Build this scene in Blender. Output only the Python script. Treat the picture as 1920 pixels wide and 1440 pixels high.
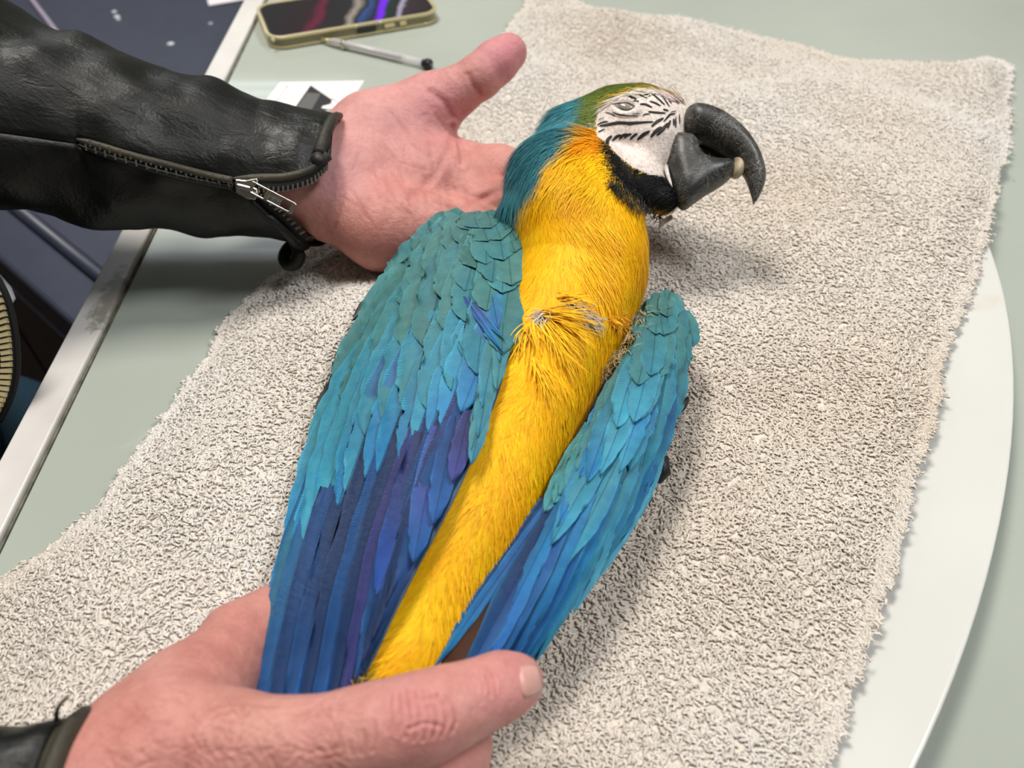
import bpy, math, random
import numpy as np
from mathutils import Vector, Matrix
from mathutils.bvhtree import BVHTree
from mathutils.geometry import delaunay_2d_cdt

random.seed(7)
RNG = np.random.default_rng(11)
for o in list(bpy.data.objects):
    bpy.data.objects.remove(o)
scene = bpy.context.scene
COL = scene.collection

# ------------------------------------------------------------------ camera
F = 1500.0                      # focal length in pixels of a 1920x1440 frame
PITCH = math.radians(48)
H = 0.31                        # camera height over the table top (z = 0)
SP, CP = math.sin(PITCH), math.cos(PITCH)
cam_d = bpy.data.cameras.new('camera')
cam_d.sensor_width = 36.0
cam_d.lens = F / 1920 * 36
cam_d.clip_start = 0.01
cam = bpy.data.objects.new('camera', cam_d)
COL.objects.link(cam)
cam.location = (0, 0, H)
cam.rotation_euler = (math.pi / 2 - PITCH, 0, 0)
scene.camera = cam
cam_d.dof.use_dof = True
cam_d.dof.focus_distance = 0.36
cam_d.dof.aperture_fstop = 9.0

# ------------------------------------------------------------------ world, lamps, exposure
world = bpy.data.worlds.new('world')
scene.world = world
world.use_nodes = True
world.node_tree.nodes['Background'].inputs[0].default_value = (0.75, 0.85, 1.0, 1)
world.node_tree.nodes['Background'].inputs[1].default_value = 0.25
scene.view_settings.view_transform = 'Standard'
scene.view_settings.look = 'None'
scene.view_settings.gamma = 1.0
scene.view_settings.use_curve_mapping = False
scene.view_settings.exposure = -0.18

def area(name, loc, size, size_y, power, color, target):
    l = bpy.data.lights.new(name, 'AREA')
    l.shape = 'RECTANGLE'; l.size = size; l.size_y = size_y
    l.energy = power; l.color = color
    o = bpy.data.objects.new(name, l); COL.objects.link(o)
    o.location = loc
    o.rotation_euler = (Vector(target) - Vector(loc)).to_track_quat('-Z', 'Y').to_euler()
    return o
# the lamps of the two ceiling fixtures (diffusers are built further down), pointing straight down
area('ceiling_lamp', (-0.42, 0.80, 1.69), 0.5, 0.5, 31, (1.0, 0.955, 0.885), (-0.42, 0.8, 0))
area('ceiling_lamp', (1.05, 0.25, 1.69), 0.5, 0.5, 25, (0.955, 0.98, 1.0), (1.05, 0.25, 0))

# ------------------------------------------------------------------ helpers
C0 = np.array([0, 0, H])
E_UP = np.array([0, SP, CP]); E_BACK = np.array([0, -CP, SP]); E_RIGHT = np.array([1.0, 0, 0])

def ray(px, py):
    px = np.asarray(px, float); py = np.asarray(py, float)
    u = (px - 960) / F; v = (py - 720) / F
    return np.stack([u, CP - v * SP, -(SP + v * CP)], -1)
def P(px, py, z):
    """world point at height z on the sight line of a photo pixel"""
    d = ray(px, py)
    t = (np.asarray(z, float) - H) / d[..., 2]
    return C0 + t[..., None] * d
def PD(px, py, depth):
    return C0 + np.asarray(depth, float)[..., None] * ray(px, py)
def depth_of(X):
    r = np.asarray(X, float) - C0
    return r[..., 1] * CP - r[..., 2] * SP
def proj(X):
    r = np.asarray(X, float) - C0
    d = r[..., 1] * CP - r[..., 2] * SP
    return 960 + F * r[..., 0] / d, 720 + F * (-r[..., 1] * SP - r[..., 2] * CP) / d

def lin(c):
    c = np.asarray(c, float) / 255.0
    return np.where(c <= 0.04045, c / 12.92, ((c + 0.055) / 1.055) ** 2.4)
def L4(c):
    return tuple(lin(c)) + (1.0,)

def hash3(i, j, k, seed=0):
    h = (i * 374761393 + j * 668265263 + k * 2147483647 + seed * 974634721) & 0xFFFFFFFF
    h = ((h ^ (h >> 13)) * 1274126177) & 0xFFFFFFFF
    h = h ^ (h >> 16)
    return (h & 0xFFFF) / 65535.0
def vnoise(X, scale, seed=0):
    """smooth value noise in [-1, 1] at points X (...,3)"""
    Q = np.asarray(X, float) * scale
    I = np.floor(Q).astype(np.int64); f = Q - I; f = f * f * (3 - 2 * f)
    r = 0
    for a in (0, 1):
        for b in (0, 1):
            for c in (0, 1):
                w = (f[..., 0] if a else 1 - f[..., 0]) * (f[..., 1] if b else 1 - f[..., 1]) * (f[..., 2] if c else 1 - f[..., 2])
                r = r + w * hash3(I[..., 0] + a, I[..., 1] + b, I[..., 2] + c, seed)
    return r * 2 - 1

def polyline(pts, t):
    """point(s) at fraction t (by index) of a smooth curve through pts"""
    pts = np.asarray(pts, float); n = len(pts)
    x = np.clip(np.asarray(t, float), 0, 1) * (n - 1)
    i = np.minimum(x.astype(int), n - 2); f = (x - i)[..., None]
    p1 = pts[i]; p2 = pts[i + 1]; p0 = pts[np.maximum(i - 1, 0)]; p3 = pts[np.minimum(i + 2, n - 1)]
    return 0.5 * ((2 * p1) + (p2 - p0) * f + (2 * p0 - 5 * p1 + 4 * p2 - p3) * f ** 2 + (3 * p1 - p0 - 3 * p2 + p3) * f ** 3)

def in_poly(x, y, poly):
    poly = np.asarray(poly, float); x = np.asarray(x); y = np.asarray(y)
    r = np.zeros(x.shape, bool); n = len(poly); j = n - 1
    for i in range(n):
        xi, yi = poly[i]; xj, yj = poly[j]
        if yi != yj:
            c = ((yi > y) != (yj > y)) & (x < (xj - xi) * (y - yi) / (yj - yi) + xi)
            r ^= c
        j = i
    return r
def seg_dist(x, y, poly, closed=True):
    poly = np.asarray(poly, float); n = len(poly)
    best = np.full(np.shape(x), 1e9)
    for i in range(n if closed else n - 1):
        a = poly[i]; b = poly[(i + 1) % n]; d = b - a
        t = np.clip(((x - a[0]) * d[0] + (y - a[1]) * d[1]) / max(d @ d, 1e-12), 0, 1)
        best = np.minimum(best, np.hypot(x - a[0] - t * d[0], y - a[1] - t * d[1]))
    return best
def sd_poly(x, y, poly):
    d = seg_dist(x, y, poly)
    return np.where(in_poly(x, y, poly), d, -d)      # positive inside
def smooth01(a, b, x):
    t = np.clip((x - a) / (b - a), 0, 1)
    return t * t * (3 - 2 * t)

def mesh_obj(name, verts, faces, mat=None, parent=None, smooth=True, cols=None, uv=None, kind=None, mats=None, fmat=None):
    me = bpy.data.meshes.new(name)
    verts = np.asarray(verts, np.float32)
    if isinstance(faces, np.ndarray):
        nf, k = faces.shape
        me.vertices.add(len(verts)); me.vertices.foreach_set('co', verts.ravel())
        me.loops.add(nf * k); me.loops.foreach_set('vertex_index', faces.astype(np.int32).ravel())
        me.polygons.add(nf)
        me.polygons.foreach_set('loop_start', np.arange(0, nf * k, k, dtype=np.int32))
        me.update(calc_edges=True)
    else:
        me.from_pydata([tuple(map(float, v)) for v in verts], [], [tuple(int(i) for i in f) for f in faces])
    if smooth:
        me.polygons.foreach_set('use_smooth', np.ones(len(me.polygons), bool))
    if cols is not None:
        at = me.color_attributes.new('Col', 'FLOAT_COLOR', 'POINT')
        c = np.ones((len(verts), 4), np.float32); c[:, :3] = cols
        at.data.foreach_set('color', c.ravel())
    if uv is not None:
        ul = me.uv_layers.new(name='UVMap')
        idx = np.zeros(len(me.loops), np.int32); me.loops.foreach_get('vertex_index', idx)
        ul.data.foreach_set('uv', np.asarray(uv, np.float32)[idx].ravel())
    if mats:
        for m in mats: me.materials.append(m)
        me.polygons.foreach_set('material_index', np.asarray(fmat, np.int32))
    elif mat is not None:
        me.materials.append(mat)
    me.update()
    o = bpy.data.objects.new(name, me); COL.objects.link(o)
    if parent is not None: o.parent = parent
    if kind: o['kind'] = kind
    return o
def dup(o, parent=None, **kw):
    c = o.copy(); COL.objects.link(c); c.parent = parent
    for k, v in kw.items(): c[k] = v
    return c
def empty(name, label, cat, group=None):
    o = bpy.data.objects.new(name, None); COL.objects.link(o)
    o.empty_display_size = 0.02
    o['label'] = label; o['category'] = cat
    if group: o['group'] = group
    return o
def tag(o, label, cat, group=None):
    o['label'] = label; o['category'] = cat
    if group: o['group'] = group
    return o

def box_vf(lo, hi):
    (a, b, c), (d, e, f) = lo, hi
    v = [(a, b, c), (d, b, c), (d, e, c), (a, e, c), (a, b, f), (d, b, f), (d, e, f), (a, e, f)]
    q = [(0, 3, 2, 1), (4, 5, 6, 7), (0, 1, 5, 4), (1, 2, 6, 5), (2, 3, 7, 6), (3, 0, 4, 7)]
    return v, q
def box(name, lo, hi, mat, parent=None, bevel=0.0, kind=None):
    v, q = box_vf(lo, hi)
    o = mesh_obj(name, v, q, mat, parent, smooth=False, kind=kind)
    if bevel:
        m = o.modifiers.new('bevel', 'BEVEL'); m.width = bevel; m.segments = 3
    return o
def prism(name, poly, offset, mat, parent=None, bevel=0.0, smooth=False):
    """polygon of world points extruded by a vector"""
    a = np.asarray(poly, float); n = len(a); b = a + np.asarray(offset, float)
    v = np.vstack([a, b])
    nrm = np.zeros(3)
    for i in range(n): nrm += np.cross(a[i], a[(i + 1) % n])
    f = [tuple(range(n))[::-1], tuple(range(n, 2 * n))] + [(i, (i + 1) % n, n + (i + 1) % n, n + i) for i in range(n)]
    if nrm @ np.asarray(offset) < 0: f = [tuple(reversed(q)) for q in f]
    o = mesh_obj(name, v, f, mat, parent, smooth=smooth)
    if bevel:
        m = o.modifiers.new('bevel', 'BEVEL'); m.width = bevel; m.segments = 2; m.limit_method = 'ANGLE'
    return o
def tube_vf(pts, radii, k=8, cap=True):
    pts = np.asarray(pts, float); n = len(pts); radii = np.broadcast_to(np.asarray(radii, float), (n,))
    T = np.gradient(pts, axis=0); T /= np.linalg.norm(T, axis=1)[:, None] + 1e-12
    ref = np.array([0, 0, 1.0]) if abs(T[0] @ [0, 0, 1]) < 0.9 else np.array([1.0, 0, 0])
    V = []; 
    for i in range(n):
        a = np.cross(T[i], ref); a /= np.linalg.norm(a); b = np.cross(a, T[i]); ref = b
        th = np.arange(k) / k * 2 * math.pi
        V.append(pts[i] + radii[i] * (np.cos(th)[:, None] * a + np.sin(th)[:, None] * b))
    V = np.vstack(V); Fq = []
    for i in range(n - 1):
        for j in range(k):
            Fq.append((i * k + j, i * k + (j + 1) % k, (i + 1) * k + (j + 1) % k, (i + 1) * k + j))
    if cap:
        Fq.append(tuple(range(k))[::-1]); Fq.append(tuple(range((n - 1) * k, n * k)))
    return V, Fq
def tube(name, pts, radii, mat, parent=None, k=8):
    v, f = tube_vf(pts, radii, k)
    return mesh_obj(name, v, f, mat, parent)

# ---- signed distance shapes meshed by surface nets
class SDF:
    def __init__(self, lo, hi, h):
        self.lo = np.asarray(lo, float); self.h = h
        self.n = np.ceil((np.asarray(hi, float) - self.lo) / h).astype(int) + 1
        self.v = np.full(self.n, 0.05, np.float32)
    def block(self, lo, hi):
        a = np.clip(np.floor((lo - self.lo) / self.h).astype(int), 0, self.n)
        b = np.clip(np.ceil((hi - self.lo) / self.h).astype(int) + 1, 0, self.n)
        sl = tuple(slice(x, y) for x, y in zip(a, b))
        ax = [self.lo[i] + self.h * np.arange(a[i], b[i]) for i in range(3)]
        return sl, ax
    def smin(self, sl, d, k):
        c = self.v[sl]
        hh = np.maximum(k - np.abs(c - d), 0) / k
        self.v[sl] = np.minimum(c, d) - hh * hh * k * 0.25
    def cap(self, A, ra, B, rb, k=0.006, flat=None):
        """tapered capsule; flat = (unit vector, factor) squeezes it along a direction"""
        A = np.asarray(A, float); B = np.asarray(B, float)
        m = max(ra, rb) + 2.0 * k + 0.004
        sl, (x, y, z) = self.block(np.minimum(A, B) - m, np.maximum(A, B) + m)
        X, Y, Z = x[:, None, None] - A[0], y[None, :, None] - A[1], z[None, None, :] - A[2]
        d = B - A; dd = max(d @ d, 1e-12)
        t = np.clip((X * d[0] + Y * d[1] + Z * d[2]) / dd, 0, 1)
        qx, qy, qz = X - t * d[0], Y - t * d[1], Z - t * d[2]
        r2 = qx * qx + qy * qy + qz * qz
        if flat is not None:
            n, fac = flat
            c = qx * n[0] + qy * n[1] + qz * n[2]
            r2 = r2 + c * c * (1 / fac ** 2 - 1)
        self.smin(sl, (np.sqrt(r2) - (ra + t * (rb - ra))).astype(np.float32), k)
    def chain(self, pts, k=0.006, flat=None):
        for (a, ra), (b, rb) in zip(pts[:-1], pts[1:]):
            self.cap(a, ra, b, rb, k, flat)
    def mesh(self, smooth_it=2):
        v = self.v; ins = v < 0
        n = np.array(v.shape) - 1
        cnt = np.zeros(n, np.int8)
        corners = [(a, b, c) for a in (0, 1) for b in (0, 1) for c in (0, 1)]
        S = lambda a: tuple(slice(q, q + m) for q, m in zip(a, n))
        for c in corners: cnt += ins[S(c)]
        mask = (cnt > 0) & (cnt < 8)
        cell = np.argwhere(mask)
        val = {c: v[cell[:, 0] + c[0], cell[:, 1] + c[1], cell[:, 2] + c[2]] for c in corners}
        acc = np.zeros((len(cell), 3)); num = np.zeros(len(cell))
        for ax in range(3):
            for c in corners:
                if c[ax]: continue
                e = list(c); e[ax] = 1
                v0 = val[c]; v1 = val[tuple(e)]
                ch = (v0 < 0) != (v1 < 0)
                with np.errstate(all='ignore'):
                    t = np.where(ch, v0 / (v0 - v1), 0)
                for q in range(3):
                    acc[:, q] += np.where(ch, (t if q == ax else c[q]), 0)
                num += ch
        idx = np.full(n, -1, np.int32); idx[mask] = np.arange(len(cell))
        verts = self.lo + self.h * (cell + acc / num[:, None])
        faces = []
        for ax in range(3):
            o1, o2 = [(1, 2), (2, 0), (0, 1)][ax]
            a = [slice(None)] * 3; b = [slice(None)] * 3
            a[ax] = slice(0, -1); b[ax] = slice(1, None)
            i0 = ins[tuple(a)]; i1 = ins[tuple(b)]
            E = np.argwhere(i0 != i1)
            ok = (E[:, o1] > 0) & (E[:, o2] > 0) & (E[:, o1] < n[o1]) & (E[:, o2] < n[o2])
            E = E[ok]; s = i0[tuple(E.T)]
            def g(d1, d2):
                q = E.copy(); q[:, o1] += d1; q[:, o2] += d2
                return idx[tuple(q.T)]
            f = np.stack([g(-1, -1), g(0, -1), g(0, 0), g(-1, 0)], 1)
            f[~s] = f[~s][:, ::-1]
            faces.append(f)
        faces = np.vstack(faces)
        for _ in range(smooth_it):
            s = np.zeros_like(verts); c = np.zeros(len(verts))
            for i in range(4):
                a = faces[:, i]; b = faces[:, (i + 1) % 4]
                for q in range(3):
                    s[:, q] += np.bincount(a, verts[b, q], len(verts)) + np.bincount(b, verts[a, q], len(verts))
                c += np.bincount(a, minlength=len(verts)) + np.bincount(b, minlength=len(verts))
            verts = verts * 0.5 + 0.5 * s / np.maximum(c, 1)[:, None]
        return verts, faces
def vnormals(v, f):
    n = np.cross(v[f[:, 2]] - v[f[:, 0]], v[f[:, 3]] - v[f[:, 1]])
    N = np.zeros_like(v)
    for i in range(4):
        for q in range(3):
            N[:, q] += np.bincount(f[:, i], n[:, q], len(v))
    return N / (np.linalg.norm(N, axis=1)[:, None] + 1e-12)
def K(px, py, z, rpx):
    X = P(px, py, z)
    return X, rpx * float(depth_of(X)) / F
def bvh_of(v, f):
    return BVHTree.FromPolygons([tuple(map(float, a)) for a in v], [tuple(int(i) for i in a) for a in f])
def cast(bvh, px, py):
    d = Vector(ray(px, py)); 
    loc, nor, _, _ = bvh.ray_cast(Vector(C0), d.normalized())
    return loc, nor
def slab(name, poly_px, depth, thick, mat, parent, bevel=0.0):
    a = PD(np.array([p[0] for p in poly_px]), np.array([p[1] for p in poly_px]), np.full(len(poly_px), depth))
    return prism(name, a, -E_BACK * thick, mat, parent, bevel)

# ------------------------------------------------------------------ materials
def new_mat(name):
    m = bpy.data.materials.new(name); m.use_nodes = True
    return m, m.node_tree, m.node_tree.nodes['Principled BSDF']
def nd(nt, typ, **kw):
    n = nt.nodes.new(typ)
    for k, v in kw.items():
        if k in n.inputs: n.inputs[k].default_value = v
        else: setattr(n, k, v)
    return n
def lk(nt, a, b): nt.links.new(a, b)
def tex_coord(nt, kind='Object'):
    return nd(nt, 'ShaderNodeTexCoord').outputs[kind]
def ramp(nt, fac, stops):
    r = nd(nt, 'ShaderNodeValToRGB'); lk(nt, fac, r.inputs['Fac'])
    el = r.color_ramp.elements
    while len(el) > 1: el.remove(el[-1])
    el[0].position, el[0].color = stops[0]
    for p, c in stops[1:]:
        e = el.new(p); e.color = c
    return r.outputs['Color']
def mixc(nt, mode, fac, a, b):
    m = nd(nt, 'ShaderNodeMix', data_type='RGBA', blend_type=mode)
    for s, x in ((m.inputs[0], fac), (m.inputs[6], a), (m.inputs[7], b)):
        if hasattr(x, 'is_output'): lk(nt, x, s)
        else: s.default_value = x
    return m.outputs[2]
def noise(nt, scale, detail=3.0, rough=0.5, vec=None, dist=0.0):
    n = nd(nt, 'ShaderNodeTexNoise'); n.inputs['Scale'].default_value = scale
    n.inputs['Detail'].default_value = detail; n.inputs['Roughness'].default_value = rough; n.inputs['Distortion'].default_value = dist
    lk(nt, vec if vec is not None else tex_coord(nt), n.inputs['Vector'])
    return n.outputs['Fac']
def bump(nt, bsdf, h, strength, distance, prev=None):
    b = nd(nt, 'ShaderNodeBump'); b.inputs['Strength'].default_value = strength; b.inputs['Distance'].default_value = distance
    lk(nt, h, b.inputs['Height'])
    if prev is not None: lk(nt, prev, b.inputs['Normal'])
    lk(nt, b.outputs['Normal'], bsdf.inputs['Normal'])
    return b.outputs['Normal']
def simple(name, c, rough=0.5, metal=0.0, nscale=0, namt=0.15, bscale=0, bstr=0.2, bdist=0.0005, coat=0.0, spec=0.5):
    m, nt, b = new_mat(name)
    b.inputs['Base Color'].default_value = L4(c); b.inputs['Roughness'].default_value = rough
    b.inputs['Metallic'].default_value = metal; b.inputs['Coat Weight'].default_value = coat
    b.inputs['Specular IOR Level'].default_value = spec
    if nscale:
        f = noise(nt, nscale, 4)
        col = ramp(nt, f, [(0.25, tuple(lin(c) * (1 - namt)) + (1,)), (0.75, tuple(np.minimum(lin(c) * (1 + namt), 1)) + (1,))])
        lk(nt, col, b.inputs['Base Color'])
    if bscale:
        bump(nt, b, noise(nt, bscale, 4), bstr, bdist)
    return m
def vcol_mat(name, rough=0.5, nscale=0, namt=0.2, sheen=0.0, spec=0.4, bscale=0, bdist=0.0003, bstr=0.3, sss=0.0):
    m, nt, b = new_mat(name)
    a = nd(nt, 'ShaderNodeVertexColor', layer_name='Col').outputs['Color']
    if nscale:
        g = ramp(nt, noise(nt, nscale, 4), [(0.25, (1 - namt,) * 3 + (1,)), (0.75, (1 + namt,) * 3 + (1,))])
        a = mixc(nt, 'MULTIPLY', 1.0, a, g)
    lk(nt, a, b.inputs['Base Color'])
    b.inputs['Roughness'].default_value = rough; b.inputs['Specular IOR Level'].default_value = spec
    b.inputs['Sheen Weight'].default_value = sheen
    if sss:
        b.inputs['Subsurface Weight'].default_value = sss
        b.inputs['Subsurface Radius'].default_value = (1.0, 0.35, 0.2)
        b.inputs['Subsurface Scale'].default_value = 0.004
    if bscale:
        bump(nt, b, noise(nt, bscale, 3), bstr, bdist)
    return m

M = {}
M['wall'] = simple('wall_paint', (150, 150, 146), 0.8, nscale=3, namt=0.04)
M['ceil'] = simple('ceiling_paint', (190, 189, 184), 0.85, nscale=2, namt=0.03)
M['floor'] = simple('dark_wood_floor', (46, 34, 31), 0.45, nscale=18, namt=0.5, bscale=60, bdist=0.001)
M['frame_white'] = simple('white_window_frame', (228, 228, 224), 0.45)
M['navy'] = simple('navy_cabinet_paint', (50, 54, 70), 0.42, nscale=40, namt=0.12, bscale=500, bdist=0.0002)
M['lilac'] = simple('pale_edge_strip', (150, 140, 160), 0.5)
M['card_white'] = simple('white_card', (236, 230, 232), 0.55)
M['ink'] = simple('black_print', (26, 25, 25), 0.55)
M['ink_grey'] = simple('grey_print', (92, 90, 88), 0.55)
M['ink_light'] = simple('light_grey_print', (150, 146, 146), 0.6)
m, nt, b = new_mat('window_daylight')
b.inputs['Base Color'].default_value = (0, 0, 0, 1)
b.inputs['Emission Color'].default_value = (0.85, 0.95, 1.0, 1); b.inputs['Emission Strength'].default_value = 3.0
M['day'] = m
m, nt, b = new_mat('lamp_diffuser')
b.inputs['Base Color'].default_value = (0.9, 0.9, 0.9, 1)
b.inputs['Emission Color'].default_value = (1, 0.96, 0.9, 1); b.inputs['Emission Strength'].default_value = 6.0
M['diff'] = m

# ================================================================== the room
FZ = -0.75; CZ = 1.75
X0, X1, Y0, Y1 = -2.0, 2.2, -1.6, 2.3
def struct(o): o['kind'] = 'structure'; return o
struct(box('floor', (X0 - .1, Y0 - .1, FZ - .05), (X1 + .1, Y1 + .1, FZ), M['floor']))
struct(box('ceiling', (X0 - .1, Y0 - .1, CZ), (X1 + .1, Y1 + .1, CZ + .05), M['ceil']))
struct(box('wall_left', (X0 - .1, Y0, FZ), (X0, Y1, CZ), M['wall']))
struct(box('wall_right', (X1, Y0, FZ), (X1 + .1, Y1, CZ), M['wall']))
struct(box('wall_front', (X0 - .1, Y0 - .1, FZ), (X1 + .1, Y0, CZ), M['wall']))
WX0, WX1, WZ0, WZ1 = -1.55, -0.45, 0.85, 1.62
wv = []; wf = []
for lo, hi in (((X0 - .1, Y1, FZ), (WX0, Y1 + .1, CZ)), ((WX1, Y1, FZ), (X1 + .1, Y1 + .1, CZ)),
               ((WX0, Y1, FZ), (WX1, Y1 + .1, WZ0)), ((WX0, Y1, WZ1), (WX1, Y1 + .1, CZ))):
    v, q = box_vf(lo, hi); wf += [tuple(i + len(wv) for i in f) for f in q]; wv += v
struct(mesh_obj('wall_back', wv, wf, M['wall'], smooth=False))
win = struct(box('window_1', (WX0, Y1 + .07, WZ0), (WX1, Y1 + .075, WZ1), M['day']))
t = .035
for lo, hi in (((WX0, Y1 + .02, WZ0), (WX0 + t, Y1 + .06, WZ1)), ((WX1 - t, Y1 + .02, WZ0), (WX1, Y1 + .06, WZ1)),
               ((WX0 + t, Y1 + .02, WZ0), (WX1 - t, Y1 + .06, WZ0 + t)), ((WX0 + t, Y1 + .02, WZ1 - t), (WX1 - t, Y1 + .06, WZ1))):
    box('window_frame', lo, hi, M['frame_white'], win)
nsl = 22
sl0 = None
for i in range(nsl):
    z = WZ0 + .05 + (WZ1 - WZ0 - .1) * i / (nsl - 1)
    if sl0 is None:
        v = [(-.52, -.010, -.009), (.52, -.010, -.009), (.52, .010, .009), (-.52, .010, .009),
             (-.52, -.010, -.0075), (.52, -.010, -.0075), (.52, .010, .0105), (-.52, .010, .0105)]
        sl0 = s = mesh_obj('blind_slat', v, box_vf((0,) * 3, (1,) * 3)[1], M['frame_white'], win, smooth=False)
    else:
        s = dup(sl0, win)
    s.location = ((WX0 + WX1) / 2, Y1 + .005, z)
for k, (x, y, lab) in enumerate(((-0.42, 0.8, 'square white ceiling light panel nearer the blind window'), (1.05, 0.25, 'square white ceiling light panel nearer the right wall'))):
    e = empty('ceiling_light', lab, 'ceiling light', 'ceiling light panels'); e.location = (x, y, 1.70)
    box('housing', (-.28, -.28, .005), (.28, .28, .05), M['frame_white'], e)
    box('diffuser', (-.26, -.26, 0), (.26, .26, .005), M['diff'], e)

# ================================================================== table
def table_mat():
    m, nt, b = new_mat('pale_green_glass')
    f = noise(nt, 5, 3)
    c = ramp(nt, f, [(0.3, L4((164, 170, 161))), (0.7, L4((174, 180, 170)))])
    v = nd(nt, 'ShaderNodeTexVoronoi', feature='DISTANCE_TO_EDGE'); v.inputs['Scale'].default_value = 1
    sp = nd(nt, 'ShaderNodeTexVoronoi'); sp.inputs['Scale'].default_value = 55
    lk(nt, tex_coord(nt), sp.inputs['Vector'])
    spots = ramp(nt, sp.outputs['Distance'], [(0.0, (1, 1, 1, 1)), (0.05, (1, 1, 1, 1)), (0.09, (0, 0, 0, 1))])
    gate = ramp(nt, noise(nt, 9, 2), [(0.60, (0, 0, 0, 1)), (0.66, (1, 1, 1, 1))])
    k = mixc(nt, 'MULTIPLY', 1.0, spots, gate)
    c2 = mixc(nt, 'MIX', k, c, L4((70, 70, 64)))
    lk(nt, c2, b.inputs['Base Color'])
    b.inputs['Roughness'].default_value = 0.06; b.inputs['IOR'].default_value = 1.52
    r = ramp(nt, noise(nt, 14, 4), [(0.35, (0.02,) * 3 + (1,)), (0.75, (0.08,) * 3 + (1,))])
    lk(nt, r, b.inputs['Roughness'])
    return m
def rim_mat():
    m, nt, b = new_mat('worn_white_rim')
    geo = nd(nt, 'ShaderNodeNewGeometry').outputs['Position']
    base = ramp(nt, noise(nt, 16, 4), [(0.3, L4((196, 191, 188))), (0.7, L4((220, 215, 210)))])
    # a worn, dirty patch and small scuffs
    st = P(205, 560, 0.004)
    d = nd(nt, 'ShaderNodeVectorMath', operation='SUBTRACT'); lk(nt, geo, d.inputs[0]); d.inputs[1].default_value = tuple(st)
    s = nd(nt, 'ShaderNodeVectorMath', operation='MULTIPLY'); lk(nt, d.outputs[0], s.inputs[0]); s.inputs[1].default_value = (75, 20, 30)
    ln = nd(nt, 'ShaderNodeVectorMath', operation='LENGTH'); lk(nt, s.outputs[0], ln.inputs[0])
    nz = noise(nt, 160, 5, 0.7, geo)
    ad = nd(nt, 'ShaderNodeMath', operation='MULTIPLY_ADD'); lk(nt, nz, ad.inputs[0]); ad.inputs[1].default_value = 1.3; lk(nt, ln.outputs['Value'], ad.inputs[2])
    k = ramp(nt, ad.outputs[0], [(0.0, (1, 1, 1, 1)), (0.98, (1, 1, 1, 1)), (1.0, (0, 0, 0, 1))])
    mm = nd(nt, 'ShaderNodeMath', operation='MULTIPLY'); lk(nt, ad.outputs[0], mm.inputs[0]); mm.inputs[1].default_value = 0.62
    k = ramp(nt, mm.outputs[0], [(0.0, (1, 1, 1, 1)), (0.62, (0.75, 0.75, 0.75, 1)), (0.8, (0, 0, 0, 1))])
    c = mixc(nt, 'MIX', k, base, L4((126, 116, 100)))
    lk(nt, c, b.inputs['Base Color']); b.inputs['Roughness'].default_value = 0.35
    return m
M['glass_top'] = table_mat(); M['rim'] = rim_mat()
M['grime'] = simple('dark_seam_grime', (96, 94, 80), 0.8, nscale=120, namt=0.6)
TX = -0.2245
table = empty('table', 'pale green glass-topped table with a worn white rim under the towel', 'table')
table.location = (0, 0, FZ)
TB = (-0.75, 1.15)            # extent along the rim
def T(o): o.location.z -= FZ; return o
T(box('glass_top', (TX, TB[0], -.012), (0.95, TB[1], 0.0), M['glass_top'], table, bevel=0.001))
T(box('rim', (TX - .0190, TB[0], -.035), (TX - .0012, TB[1], .0035), M['rim'], table, bevel=0.0012))
T(box('rim', (.951, TB[0], -.035), (.971, TB[1], .0035), M['rim'], table, bevel=0.0012))
T(box('rim', (TX, TB[1], -.035), (.951, TB[1] + .02, .0035), M['rim'], table, bevel=0.0012))
T(box('rim', (TX, TB[0] - .02, -.035), (.951, TB[0], .0035), M['rim'], table, bevel=0.0012))
T(box('seam', (TX - .0012, TB[0], -.03), (TX + .0002, TB[1], .0007), M['grime'], table))
T(box('under_frame', (TX + .001, TB[0], -.034), (.95, TB[1], -.0125), M['frame_white'], table))
for x in (TX + .12, .88):
    for y in (TB[0] + .06, TB[1] - .06):
        T(box('leg', (x - .022, y - .022, FZ), (x + .022, y + .022, -.034), M['frame_white'], table, bevel=.003))

# ================================================================== navy cabinet and things left of the table
ZC = -0.13
a = P(0, 487, ZC); bpt = P(140, 612, ZC)
ex = (bpt - a); ex[2] = 0; ex /= np.linalg.norm(ex); ey = np.array([-ex[1], ex[0], 0])
if ey[1] < 0: ey = -ey
cab = empty('cabinet', 'dark navy painted cabinet with beaded edge standing left of the table', 'cabinet')
cab.location = (a[0], a[1], FZ)
cab.rotation_euler = (0, 0, math.atan2(ex[1], ex[0]))
hz = ZC - FZ
xe = 0.155
def clip_poly(x0, x1, y0, y1, gap):
    # the cabinet's plan, cut back along the table side
    Rm = Matrix.Rotation(cab.rotation_euler[2], 2); pts_ = [Vector(q_) for q_ in ((x0, y0), (x1, y0), (x1, y1), (x0, y1))]
    lim = TX - .019 - gap; out_ = []
    wx = lambda p_: (Rm @ p_).x + a[0]
    for i_ in range(4):
        p_, q_ = pts_[i_], pts_[(i_ + 1) % 4]; u_, w_ = wx(p_), wx(q_)
        if u_ <= lim: out_.append(p_)
        if (u_ <= lim) != (w_ <= lim): out_.append(p_ + (q_ - p_) * ((lim - u_) / (w_ - u_)))
    return [(p_.x, p_.y) for p_ in out_]
def cab_part(name, x0, x1, y0, y1, z0, z1, gap, mat, bev=0.0):
    prism(name, [(x_, y_, z0) for x_, y_ in clip_poly(x0, x1, y0, y1, gap)], (0, 0, z1 - z0), mat, cab, bev)
cab_part('body', -.55, .6, .02, 1.05, .03, hz - .02, .030, M['floor'])
cab_part('plinth', -.53, .6, .05, 1.03, 0.0, .03, .040, M['ink'])
cab_part('top', -.56, .6, .0, 1.07, hz - .02, hz, .022, M['navy'], .004)
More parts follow.
